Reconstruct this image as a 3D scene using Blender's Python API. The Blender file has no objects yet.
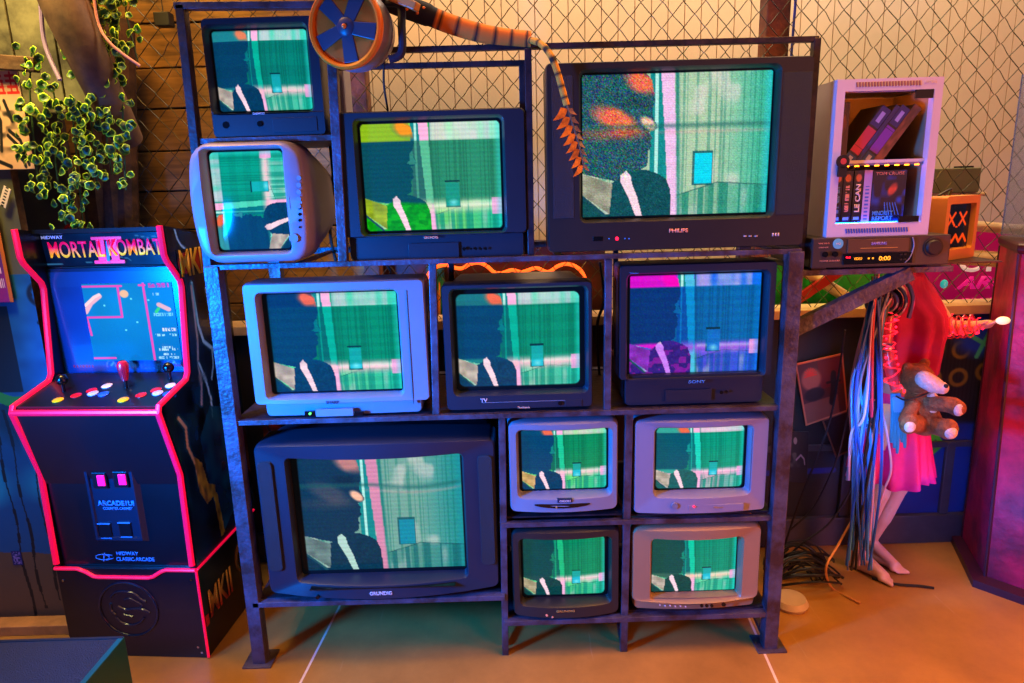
import bpy, bmesh, math, random
import numpy as np
from mathutils import Vector, Matrix
random.seed(7)
RNG = np.random.RandomState(11)
PI = math.pi
C = bpy.context.scene.collection

# ------------------------------------------------------------------ camera
F, PITCH, ROLL, HC, DC = 683.0, math.radians(13), math.radians(1.7), 1.45, 1.90
fwd = Vector((0, math.cos(PITCH), -math.sin(PITCH)))
r0 = Vector((1, 0, 0)); u0 = r0.cross(fwd)
right = (r0 * math.cos(ROLL) - u0 * math.sin(ROLL)).normalized(); up = right.cross(fwd)
CAM = Vector((0, -DC, HC))
cd = bpy.data.cameras.new('camera'); cam = bpy.data.objects.new('camera', cd); C.objects.link(cam)
m = Matrix((right, up, -fwd)).transposed().to_4x4(); m.translation = CAM
cam.matrix_world = m
cd.sensor_width = 36; cd.lens = F / 1024 * 36; cd.clip_start = 0.02
bpy.context.scene.camera = cam

def ray(x, y): return fwd + right * ((x - 512) / F) - up * ((y - 341.5) / F)
def at(x, y, Y=0.0):
    d = ray(x, y); return CAM + d * ((Y - CAM.y) / d.y)
def atz(x, y, z=0.0):
    d = ray(x, y); return CAM + d * ((z - CAM.z) / d.z)

# ------------------------------------------------------------------ colour + materials
def s2l(c):
    c = np.asarray(c, dtype=float); c = np.clip(c, 0, 1)
    return np.where(c <= .04045, c / 12.92, ((c + .055) / 1.055) ** 2.4)
def hexc(r, g, b): return tuple(float(v) for v in s2l([r / 255, g / 255, b / 255])) + (1,)

def new_mat(name):
    mt = bpy.data.materials.new(name); mt.use_nodes = True
    nt = mt.node_tree; b = nt.nodes['Principled BSDF']; return mt, nt, b
def mat(name, rgb, rough=.5, metal=0, var=0., vscale=8, col2=None, bump=0., bscale=60, coat=0., emit=None, estr=0, trans=0, alpha=1):
    mt, nt, b = new_mat(name)
    base = hexc(*rgb)
    b.inputs['Base Color'].default_value = base
    b.inputs['Roughness'].default_value = rough; b.inputs['Metallic'].default_value = metal
    b.inputs['Coat Weight'].default_value = coat
    b.inputs['Transmission Weight'].default_value = trans
    b.inputs['Alpha'].default_value = alpha
    tc = nt.nodes.new('ShaderNodeTexCoord')
    if var or col2:
        n = nt.nodes.new('ShaderNodeTexNoise'); n.inputs['Scale'].default_value = vscale; n.inputs['Detail'].default_value = 6
        n.inputs['Roughness'].default_value = .65
        nt.links.new(tc.outputs['Object'], n.inputs['Vector'])
        r = nt.nodes.new('ShaderNodeValToRGB'); r.color_ramp.elements[0].position = .38; r.color_ramp.elements[1].position = .62
        c2 = hexc(*col2) if col2 else tuple(v * (1 - var) for v in base[:3]) + (1,)
        r.color_ramp.elements[0].color = c2; r.color_ramp.elements[1].color = base
        nt.links.new(n.outputs['Fac'], r.inputs['Fac']); nt.links.new(r.outputs['Color'], b.inputs['Base Color'])
    if bump:
        n2 = nt.nodes.new('ShaderNodeTexNoise'); n2.inputs['Scale'].default_value = bscale; n2.inputs['Detail'].default_value = 4
        nt.links.new(tc.outputs['Object'], n2.inputs['Vector'])
        bp = nt.nodes.new('ShaderNodeBump'); bp.inputs['Strength'].default_value = bump; bp.inputs['Distance'].default_value = .01
        nt.links.new(n2.outputs['Fac'], bp.inputs['Height']); nt.links.new(bp.outputs['Normal'], b.inputs['Normal'])
    if emit:
        b.inputs['Emission Color'].default_value = hexc(*emit); b.inputs['Emission Strength'].default_value = estr
    return mt
def pic_mat(name, emit=0., rough=.5, coat=0., noise=0.):
    mt, nt, b = new_mat(name)
    a = nt.nodes.new('ShaderNodeVertexColor'); a.layer_name = 'pic'
    b.inputs['Roughness'].default_value = rough; b.inputs['Coat Weight'].default_value = coat
    if emit:
        b.inputs['Base Color'].default_value = (.004, .005, .006, 1); b.inputs['Specular IOR Level'].default_value = .16
        nt.links.new(a.outputs['Color'], b.inputs['Emission Color']); b.inputs['Emission Strength'].default_value = emit
    else:
        nt.links.new(a.outputs['Color'], b.inputs['Base Color'])
    return mt

M = {}
M['rack'] = mat('painted_steel', (86, 80, 98), .42, .35, .45, 14, bump=.25, bscale=90, col2=(62, 42, 42))
M['rack_thin'] = mat('thin_rail_steel', (62, 44, 50), .45, .35, 0, 20, col2=(30, 24, 32), bump=.2)
M['tv_black'] = mat('black_plastic', (22, 25, 33), .38, 0, .2, 5, bump=.05, bscale=400)
M['tv_navy'] = mat('dark_grey_plastic', (27, 32, 44), .4, 0, .15, 5, bump=.05, bscale=400)
M['tv_brown'] = mat('charcoal_brown_plastic', (36, 31, 30), .4, 0, .15, 5, bump=.05, bscale=400)
M['tv_silver'] = mat('silver_plastic', (128, 124, 136), .38, .15, .08, 5, bump=.04, bscale=500)
M['tv_lilac'] = mat('pale_grey_plastic', (138, 126, 140), .38, .1, .08, 5, bump=.04, bscale=500)
M['tv_gold'] = mat('champagne_plastic', (158, 122, 88), .38, .1, .08, 5, bump=.04, bscale=500)
M['beige'] = mat('beige_plastic', (190, 165, 130), .5, 0, .15, 6)
M['black'] = mat('black_gloss', (8, 8, 11), .18, 0)
M['blackm'] = mat('black_matte', (12, 12, 16), .6, 0, .2, 12)
M['darkgrille'] = mat('grille_dark', (22, 24, 34), .7, 0, bump=.9, bscale=900)
M['silvergrille'] = mat('grille_silver', (108, 104, 118), .5, .1, bump=.6, bscale=900)
M['goldgrille'] = mat('grille_gold', (132, 100, 72), .5, .1, bump=.6, bscale=900)
M['chrome'] = mat('chrome', (190, 190, 200), .15, 1)
M['letter_pale'] = mat('letter_pale', (215, 190, 190), .4)
M['letter_orange'] = mat('letter_orange', (235, 150, 110), .4)
M['letter_dark'] = mat('letter_dark', (25, 30, 60), .4)
M['letter_blue'] = mat('letter_blue', (60, 130, 190), .4)
M['letter_gold'] = mat('letter_gold', (190, 140, 60), .35)
M['led_red'] = mat('red_led', (200, 10, 20), .3, emit=(255, 20, 50), estr=6)
M['led_green'] = mat('green_led', (60, 200, 60), .3, emit=(90, 255, 100), estr=3)
M['screen'] = pic_mat('lit_screen', 1.08, .12, .0)
M['print'] = pic_mat('printed_paper', 0, .55)
M['printgloss'] = pic_mat('printed_gloss', 0, .25, .3)
M['backlit'] = pic_mat('backlit_print', .9, .2)

# ------------------------------------------------------------------ mesh helpers
class MB:
    def __init__(s): s.v = []; s.f = []
    def add(s, vs, fs):
        o = len(s.v); s.v += [tuple(p) for p in vs]; s.f += [tuple(i + o for i in f) for f in fs]
    def box(s, x0, x1, y0, y1, z0, z1):
        s.add([(x0, y0, z0), (x1, y0, z0), (x1, y1, z0), (x0, y1, z0), (x0, y0, z1), (x1, y0, z1), (x1, y1, z1), (x0, y1, z1)],
              [(0, 3, 2, 1), (4, 5, 6, 7), (0, 1, 5, 4), (1, 2, 6, 5), (2, 3, 7, 6), (3, 0, 4, 7)]); return s
    def loft(s, rings, cap0=True, cap1=True):
        n = len(rings[0]); vs = [p for r in rings for p in r]; fs = []
        for k in range(len(rings) - 1):
            for i in range(n):
                j = (i + 1) % n
                fs.append((k * n + i, k * n + j, (k + 1) * n + j, (k + 1) * n + i))
        if cap0: fs.append(tuple(range(n))[::-1])
        if cap1: fs.append(tuple((len(rings) - 1) * n + i for i in range(n)))
        s.add(vs, fs); return s
    def prism(s, poly, fn, a, b):
        """poly of 2D points, fn(p, t) gives the 3D point on side t (a or b)"""
        s.loft([[fn(p, a) for p in poly], [fn(p, b) for p in poly]]); return s
    def tube(s, pts, r, n=8, flat=1.0):
        pts = [Vector(p) for p in pts]; rs = r if isinstance(r, (list, tuple)) else [r] * len(pts)
        rings = []; prev = None
        for i, p in enumerate(pts):
            if i == 0: t = pts[1] - p
            elif i == len(pts) - 1: t = p - pts[i - 1]
            else: t = (pts[i + 1] - pts[i - 1])
            if t.length < 1e-9: t = Vector((0, 0, 1))
            t.normalize()
            if prev is None:
                a = Vector((0, 0, 1)) if abs(t.z) < .9 else Vector((1, 0, 0))
                nrm = (a - t * a.dot(t)).normalized()
            else:
                nrm = prev - t * prev.dot(t)
                nrm = nrm.normalized() if nrm.length > 1e-6 else t.orthogonal().normalized()
            prev = nrm; bi = t.cross(nrm)
            rings.append([p + (nrm * math.cos(2 * PI * k / n) * flat + bi * math.sin(2 * PI * k / n)) * rs[i] for k in range(n)])
        s.loft(rings); return s
    def bar(s, a, b, w, d=None, upv=(0, 1, 0)):
        """rectangular bar from a to b, w across, d along upv"""
        a = Vector(a); b = Vector(b); d = d or w; t = (b - a).normalized(); y = Vector(upv); y = (y - t * y.dot(t)).normalized(); x = y.cross(t)
        rings = [[p + x * sx * w / 2 + y * sy * d / 2 for sx, sy in ((-1, -1), (1, -1), (1, 1), (-1, 1))] for p in (a, b)]
        s.loft(rings); return s
    def cyl(s, a, b, r, n=20, r2=None):
        s.tube([a, b], [r, r if r2 is None else r2], n); return s
    def sphere(s, c, r, sc=(1, 1, 1), n=14, rot=None):
        c = Vector(c); vs = [c + Vector((0, 0, r * sc[2]))]; fs = []; h = n // 2
        for i in range(1, h):
            th = PI * i / h
            for j in range(n):
                ph = 2 * PI * j / n
                v = Vector((math.sin(th) * math.cos(ph) * sc[0], math.sin(th) * math.sin(ph) * sc[1], math.cos(th) * sc[2])) * r
                if rot: v = rot @ v
                vs.append(c + v)
        v = Vector((0, 0, -r * sc[2]));
        if rot: v = rot @ v; vs[0] = c - v
        vs.append(c + v)
        for j in range(n): fs.append((0, 1 + j, 1 + (j + 1) % n))
        for i in range(h - 2):
            for j in range(n):
                a = 1 + i * n + j; b = 1 + i * n + (j + 1) % n
                fs.append((a, a + n, b + n, b))
        k = 1 + (h - 2) * n
        for j in range(n): fs.append((k + j, len(vs) - 1, k + (j + 1) % n))
        s.add(vs, fs); return s
    def lathe(s, prof, c=(0, 0, 0), n=28, axis='z'):
        rings = []
        for r, h in prof:
            ring = []
            for k in range(n):
                a = 2 * PI * k / n; p = (r * math.cos(a), r * math.sin(a), h)
                if axis == 'y': p = (p[0], h, p[1])
                if axis == 'x': p = (h, p[0], p[1])
                ring.append((p[0] + c[0], p[1] + c[1], p[2] + c[2]))
            rings.append(ring)
        s.loft(rings); return s
    def build(s, name, material, parent=None, bevel=0, smooth=35, mods=None):
        me = bpy.data.meshes.new(name); me.from_pydata(s.v, [], s.f); me.validate()
        bm = bmesh.new(); bm.from_mesh(me); bmesh.ops.recalc_face_normals(bm, faces=bm.faces); bm.to_mesh(me); bm.free()
        if smooth:
            for p in me.polygons: p.use_smooth = True
            me.set_sharp_from_angle(angle=math.radians(smooth))
        me.materials.append(material)
        o = bpy.data.objects.new(name, me); C.objects.link(o)
        if parent: o.parent = parent
        if bevel:
            b = o.modifiers.new('bevel', 'BEVEL'); b.width = bevel; b.segments = 2; b.limit_method = 'ANGLE'; b.harden_normals = False
        return o

def tag(o, label=None, cat=None, group=None, kind=None):
    if label: o['label'] = label
    if cat: o['category'] = cat
    if group: o['group'] = group
    if kind: o['kind'] = kind
    return o
def thing(name, loc, label, cat, rz=0, group=None):
    o = bpy.data.objects.new(name, None); C.objects.link(o); o.location = loc; o.rotation_euler = (0, 0, rz)
    o.empty_display_size = .05
    return tag(o, label, cat, group)

def text(name, body, c, w, h, material, parent=None, rot=(PI / 2, 0, 0), bold=0., extr=.0006, shear=0, label=None):
    """lettering centred on c, fitted to w x h; local XY of the text turned by rot"""
    cu = bpy.data.curves.new(name, 'FONT'); cu.body = body; cu.size = 1; cu.align_x = 'CENTER'; cu.extrude = 0; cu.offset = bold; cu.shear = shear
    cu.resolution_u = 4
    to = bpy.data.objects.new(name, cu); C.objects.link(to)
    dg = bpy.context.evaluated_depsgraph_get(); dg.update()
    me = bpy.data.meshes.new_from_object(to.evaluated_get(dg)); bpy.data.objects.remove(to); bpy.data.curves.remove(cu)
    n = len(me.vertices); a = np.empty(n * 3); me.vertices.foreach_get('co', a); a = a.reshape(-1, 3)
    lo = a.min(0); hi = a.max(0); a[:, 0] = (a[:, 0] - (lo[0] + hi[0]) / 2) / (hi[0] - lo[0]) * w; a[:, 1] = (a[:, 1] - (lo[1] + hi[1]) / 2) / (hi[1] - lo[1]) * h
    a[:, 2] = 0; me.vertices.foreach_set('co', a.ravel()); me.update()
    bm = bmesh.new(); bm.from_mesh(me)
    r = bmesh.ops.extrude_face_region(bm, geom=bm.faces[:]); bmesh.ops.translate(bm, vec=(0, 0, extr), verts=[g for g in r['geom'] if isinstance(g, bmesh.types.BMVert)])
    bmesh.ops.recalc_face_normals(bm, faces=bm.faces); bm.to_mesh(me); bm.free()
    me.materials.clear(); me.materials.append(material)
    o = bpy.data.objects.new(name, me); C.objects.link(o); o.location = c; o.rotation_euler = rot
    if parent: o.parent = parent
    if label: o['label'] = label
    return o

def picture(name, pos, nx, ny, func, material, parent=None, thick=None):
    """grid mesh carrying a painted picture; pos(u, v) -> 3D (v runs down), func(U, V) -> sRGB"""
    us = np.linspace(0, 1, nx); vs = np.linspace(0, 1, ny); U, V = np.meshgrid(us, vs)
    co = np.stack([np.asarray(k, dtype=float) * np.ones_like(U) for k in pos(U, V)], -1).reshape(-1, 3)
    idx = np.arange(nx * ny).reshape(ny, nx)
    fs = np.stack([idx[:-1, :-1], idx[1:, :-1], idx[1:, 1:], idx[:-1, 1:]], -1).reshape(-1, 4)
    me = bpy.data.meshes.new(name); me.from_pydata(co.tolist(), [], fs.tolist())
    col = np.ones((nx * ny, 4)); col[:, :3] = s2l(func(U, V)).reshape(-1, 3)
    at_ = me.color_attributes.new('pic', 'FLOAT_COLOR', 'POINT'); at_.data.foreach_set('color', col.ravel().astype(np.float32))
    for p in me.polygons: p.use_smooth = True
    me.materials.append(material)
    o = bpy.data.objects.new(name, me); C.objects.link(o)
    if parent: o.parent = parent
    if thick:
        md = o.modifiers.new('thickness', 'SOLIDIFY'); md.thickness = thick; md.offset = -1
    return o

# ------------------------------------------------------------------ painting helpers (all numpy)
def poly(U, V, pts, soft=0):
    ins = np.zeros(U.shape, bool); n = len(pts)
    for i in range(n):
        x1, y1 = pts[i]; x2, y2 = pts[(i + 1) % n]
        if y1 == y2: continue
        c = ((V >= min(y1, y2)) & (V < max(y1, y2))); xi = x1 + (V - y1) / (y2 - y1) * (x2 - x1)
        ins ^= c & (U < xi)
    return ins.astype(float)
def mix(a, b, t):
    t = np.clip(t, 0, 1)
    if t.ndim == 2: t = t[..., None]
    return np.asarray(a) * (1 - t) + np.asarray(b) * t
def full(U, c): return np.ones(U.shape + (3,)) * np.asarray(c, dtype=float)
def noise1(x, k, seed=0):
    r = np.random.RandomState(seed).rand(int(k) + 3); p = np.clip(x, 0, 1) * k; i = p.astype(int); f = p - i; f = f * f * (3 - 2 * f)
    return r[i] * (1 - f) + r[i + 1] * f
def noise2(U, V, ku, kv, seed=0):
    r = np.random.RandomState(seed).rand(int(kv) + 3, int(ku) + 3)
    a = np.clip(U, 0, 1) * ku; b = np.clip(V, 0, 1) * kv; i = a.astype(int); j = b.astype(int); f = a - i; g = b - j
    f = f * f * (3 - 2 * f); g = g * g * (3 - 2 * g)
    return (r[j, i] * (1 - f) + r[j, i + 1] * f) * (1 - g) + (r[j + 1, i] * (1 - f) + r[j + 1, i + 1] * f) * g
def seg(U, V, pts, w, asp=1.0):
    """coverage of a polyline of half width w"""
    d = np.full(U.shape, 9.)
    for (x1, y1), (x2, y2) in zip(pts[:-1], pts[1:]):
        dx, dy = (x2 - x1) * asp, y2 - y1; L = dx * dx + dy * dy + 1e-12
        t = np.clip((((U - x1) * asp) * dx + (V - y1) * dy) / L, 0, 1)
        d = np.minimum(d, np.hypot((U - x1) * asp - t * dx, V - y1 - t * dy))
    return np.clip((w - d) / (w * .35 + 1e-9) + .5, 0, 1)
def disc(U, V, x, y, r, asp=1.0, soft=.2): return np.clip((r - np.hypot((U - x) * asp, V - y)) / (r * soft) + .5, 0, 1)

# ------------------------------------------------------------------ the film still on the screens
HEAD = [(-.01, -.01), (.335, -.01), (.365, .04), (.378, .12), (.385, .19), (.37, .25), (.372, .29), (.392, .345), (.398, .375), (.37, .395), (.352, .40),
        (.372, .44), (.362, .465), (.37, .50), (.35, .535), (.352, .58), (.345, .64), (.31, .665), (.27, .68), (.22, .73), (.17, .74), (.1, .72), (-.01, .68)]
SUIT = [(.15, .76), (.22, .70), (.27, .66), (.34, .665), (.41, .70), (.45, .735), (.475, .82), (.48, 1.01), (.0, 1.01), (.0, .85), (.12, .98), (.14, .98)]
COLLAR = [(-.01, .68), (.16, .76), (.145, .98), (-.01, .83)]
SHIRT = [(.205, .70), (.235, .67), (.26, .71), (.265, .76), (.295, .86), (.325, 1.01), (.29, 1.01), (.25, .87), (.205, .75)]
def film(st):
    P = dict(t1=.13, t2=.72, head=(0, .26, .42), cd=(0, .55, .43), bd=(0, .70, .60), cb=(.50, .84, .70), cb2=(.05, .78, .66), face=(.95, .42, .28),
             bar=(1, .72, .88), collar=(.86, .80, .74), glow=(1, .78, .82), suit=None, grain=.02, top=(.35, .80, .75), left=None, hl=(.05, .42, .55),
             edge=(.2, .9, .9), win=(.1, .75, .85), mottle=.0)
    P.update(st)
    def f(U, V):
        r = np.random.RandomState(5)
        st_ = noise1(U, 70, 3) * .6 + noise1(U, 150, 4) * .4
        # fully lit frame
        cur = mix(mix(full(U, P['cb']), full(U, P['cb2']), np.clip((U - .72) * 3.4, 0, 1)), full(U, (.02, .45, .38)), (st_ < .36) * .35)
        cur = mix(cur, full(U, (.92, .86, .84)), np.clip((noise2(U, V, 16, 8, 9) - .62) * 2.2, 0, .5) * (U < .9))
        fold = .86 - (U - .5) * .40; fold = np.where(U > .73, .77 + (U - .73) * .10, fold)
        low = (V > fold)
        cur = mix(cur, full(U, P['cb2']) * .72, low * (.25 + .5 * (noise1(U, 60, 8) > .55)))
        cur = mix(cur, full(U, (0, .2, .22)), np.clip(1 - np.abs(V - fold) / .006, 0, 1) * .7)
        lit = cur
        # dark frame
        dk = mix(full(U, P['cd']), full(U, P['cd']) * .82, (st_ < .42) * .7); dk = mix(dk, full(U, P['cd']) * .88, np.clip((.62 - U) * 5, 0, 1))
        inwin = ((U > .60) & (U < .695) & (V > .56) & (V < .775)).astype(float); wb = ((U > .59) & (U < .70) & (V > .54) & (V < .785)) * (1 - inwin)
        for a in (0,):
            lit = mix(lit, full(U, P['win']), inwin); lit = mix(lit, full(U, (0, .3, .35)), wb * .75)
            dk = mix(dk, mix(full(U, P['win']), full(U, P['cd']), np.full(U.shape, .45)), inwin); dk = mix(dk, full(U, (0, .18, .24)), ((U > .59) & (U < .70) & (V > .535) & (V < .555)) * .9)
        # window frame: dark stripes, bright bar
        strip = (U > .36) & (U < .43 + .03 * V)
        lit = mix(lit, full(U, (.05, .55, .55)), strip * 1.); lit = mix(lit, full(U, (.7, .95, .9)), ((U > .385) & (U < .402)) * 1.)
        dk = mix(dk, np.asarray(P['cd']) * np.array([1, .75, .95]) + full(U, 0), strip * 1.); dk = mix(dk, full(U, P['bd']), ((U > .388) & (U < .40)) * .6)
        bar = poly(U, V, [(.415, -.01), (.485, -.01), (.515, 1.01), (.47, 1.01)])
        lit = mix(lit, full(U, P['bar']), bar); dk = mix(dk, full(U, P['bd']), bar)
        sh = np.clip(1 - np.abs(U - (.50 + .02 * V)) / .016, 0, 1)
        lit = mix(lit, full(U, (.0, .45, .42)), sh * .7); dk = mix(dk, full(U, P['cd']) * .75, sh * .7)
        # figure
        hd = poly(U, V, HEAD); su = poly(U, V, SUIT); co = poly(U, V, COLLAR); sr = poly(U, V, SHIRT)
        headlit = full(U, P['hl'])
        patch = np.clip(noise2(U, V, 9, 12, 21) * .9 + .1, 0, 1)
        fore = np.clip(1 - np.hypot((U - .315) / .11, (V - .055 - (U - .31) * .4) / .095), 0, 1) * 2.4 * (.55 + .6 * noise2(U, V, 18, 16, 41))
        headlit = mix(headlit, full(U, P['face']), np.clip(fore, 0, 1))
        if P.get('zoom'):
            cheek = np.clip(1 - np.hypot((U - .17) / .15, (V - .27 - (U - .1) * .45) / .095), 0, 1) * 2.0 * (.6 + .6 * noise2(U, V, 16, 16, 77))
            jaw = np.clip(1 - np.hypot((U - .17) / .27, (V - .40) / .075), 0, 1) * 1.2 * (.5 + .7 * noise2(U, V, 14, 10, 78))
            nose = np.clip(1 - np.hypot((U - .35) / .05, (V - .34 - (U - .35) * .6) / .05), 0, 1) * 2.4
            headlit = mix(headlit, full(U, P['face']), np.clip(cheek, 0, 1) * P['ck']); headlit = mix(headlit, full(U, P['face']) * .85, np.clip(jaw, 0, 1) * P['jw'])
            headlit = mix(headlit, full(U, (1, .75, .62)), np.clip(nose, 0, 1))
            eye = np.clip(1 - np.hypot((U - .28) / .1, (V - .2 - (U - .28) * .1) / .05), 0, 1) * 1.6
            headlit = mix(headlit, full(U, P['hl']) * .75, np.clip(eye, 0, 1))
        lit = mix(lit, headlit, hd); dk = mix(dk, full(U, P['head']), hd)
        brim = np.clip(poly(U, V, [(.345, .29), (.37, .25), (.375, .32), (.405, .38), (.36, .385), (.325, .37), (.35, .345)]) + 0, 0, 1) * 1.3
        dk = mix(dk, full(U, P['bd']), np.clip(brim, 0, 1) * .5 * (1 - (P.get('zoom') or 0)))
        suit = P['suit'] or P['head']
        sl = P.get('suitl') or suit; sc = mix(full(U, sl), full(U, sl) * .8, noise2(U, V, 60, 60, 4))
        lit = mix(lit, sc, su); dk = mix(dk, full(U, suit), su)
        if P.get('mot'): lit = mix(lit, full(U, P['mot']), su * (noise2(U, V, 30, 26, 31) > .68) * .5)
        for im in (0,):
            lit = mix(lit, mix(full(U, P['collar']), full(U, P['collar']) * .7, noise2(U, V, 26, 20, 6)), co)
            dk = mix(dk, full(U, P['collar']) * .8, co)
            lit = mix(lit, full(U, P.get('shirt', (.98, .85, .9))), sr); dk = mix(dk, full(U, (.9, .8, .85)), sr)
        lit = mix(lit, full(U, (.1, .3, .35)), seg(U, V, [(-.01, .84), (.06, .92), (.12, .99)], .008))
        if P.get('zoom'):
            out = lit
            bw = P['bandv'](U); out = mix(out, full(U, (.1, .38, .36)), np.clip(1 - np.abs(V - bw) / .028, 0, 1) * .62)
            out = mix(out, full(U, (1, .65, .66)), np.clip(1 - np.abs(V - bw - .045) / .02, 0, 1) * .3 * (U > .4))
        else:
            tb = np.clip((P['t1'] - V) / .008 + .5, 0, 1); bb = np.clip((V - P['t2'] + .012 * np.sin(U * 9)) / .03 + .5, 0, 1)
            out = mix(dk, lit, bb)
            toplit = mix(lit, mix(full(U, P['top']), full(U, (1, .8, .92)), noise1(U, 22, 12) * .8 * (U < .93)), (U > .5) * .75)
            if P['left']: toplit = mix(toplit, full(U, P['left']), (U < .36) * (1 - np.clip(fore, 0, 1)) * .9)
            out = mix(out, toplit, tb)
            g = np.clip(1 - np.abs(V - P['t2'] - .035) / .085, 0, 1) * (1 - hd) * (1 - su) * (1 - inwin) * (1 - wb)
            out = mix(out, full(U, P['glow']), g * (U > .4) * (.55 + .45 * (st_ > .3)))
            hot = np.clip(1 - np.hypot((U - .65) / .045, (V - .745) / .045), 0, 1)
            out = mix(out, full(U, (.55, .98, 1)), hot * .8)
            out = mix(out, full(U, (.9, 1, .95)), np.clip(1 - np.abs(V - P['t2'] - .02) / .03, 0, 1) * (U > .52) * (1 - inwin) * .35)
            pk = ((U > .93) & (V > P['t2'] - .03) & (V < P['t2'] + .12)); out = mix(out, full(U, (1, .66, .9)), pk * .8)
        ed = np.clip((U - .955) / .03, 0, 1); out = mix(out, full(U, P['edge']), ed * .4)
        out = out * (1 - .05 * (np.sin(V * 700) > 0))[..., None]
        out = out + r.randn(*out.shape) * P['grain']
        if P.get('static'):
            out = out + r.randn(*out.shape) * .13 * hd[..., None] + r.randn(*U.shape)[..., None] * .035 * np.ones(3)
        return np.clip(out, 0, 1)
    return f
def screen_func(img, bord):
    """img inside, black glass border outside; bord = (left, right, top, bottom, corner radius) as fractions"""
    bl, br, bt, bb, rc = bord
    def f(U, V):
        u = (U - bl) / (1 - bl - br); v = (V - bt) / (1 - bt - bb)
        c = img(u, v)
        dx = np.maximum(np.abs(u - .5) - (.5 - rc), 0); dy = np.maximum(np.abs(v - .5) * 1 - (.5 - rc * 1.3), 0)
        inside = np.clip((1 - np.hypot(dx / rc, dy / (rc * 1.3))) / .12, 0, 1) * (u >= 0) * (u <= 1) * (v >= 0) * (v <= 1)
        return mix(full(U, (.01, .02, .03)), c, inside.astype(float))
    return f

# ------------------------------------------------------------------ televisions
def rring(x0, x1, z0, z1, r, y, bow=0., bulge=0., m=8, k=5, bulgeb=None):
    """rounded rectangle ring in the XZ plane, same vertex count for every size"""
    pts = []; bulgeb = bulge if bulgeb is None else bulgeb
    cs = [((x1 - r, z0 + r), -PI / 2), ((x1 - r, z1 - r), 0), ((x0 + r, z1 - r), PI / 2), ((x0 + r, z0 + r), PI)]
    for q in range(4):
        (cx, cz), a0 = cs[q]
        for i in range(k): a = a0 + (PI / 2) * i / (k - 1); pts.append((cx + r * math.cos(a), cz + r * math.sin(a)))
        (nx_, nz_), na = cs[(q + 1) % 4]; p = pts[-1]; e = (nx_ + r * math.cos(na), nz_ + r * math.sin(na))
        for i in range(1, m): pts.append((p[0] + (e[0] - p[0]) * i / m, p[1] + (e[1] - p[1]) * i / m))
    xc = (x0 + x1) / 2; hw = (x1 - x0) / 2; zc = (z0 + z1) / 2; hh = (z1 - z0) / 2; out = []
    for x, z in pts:
        t = 1 - ((x - xc) / hw) ** 2; s = (z - zc) / hh
        out.append((x, y - bow * t, z + (bulge if s > 0 else bulgeb) * t * s))
    return out

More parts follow.
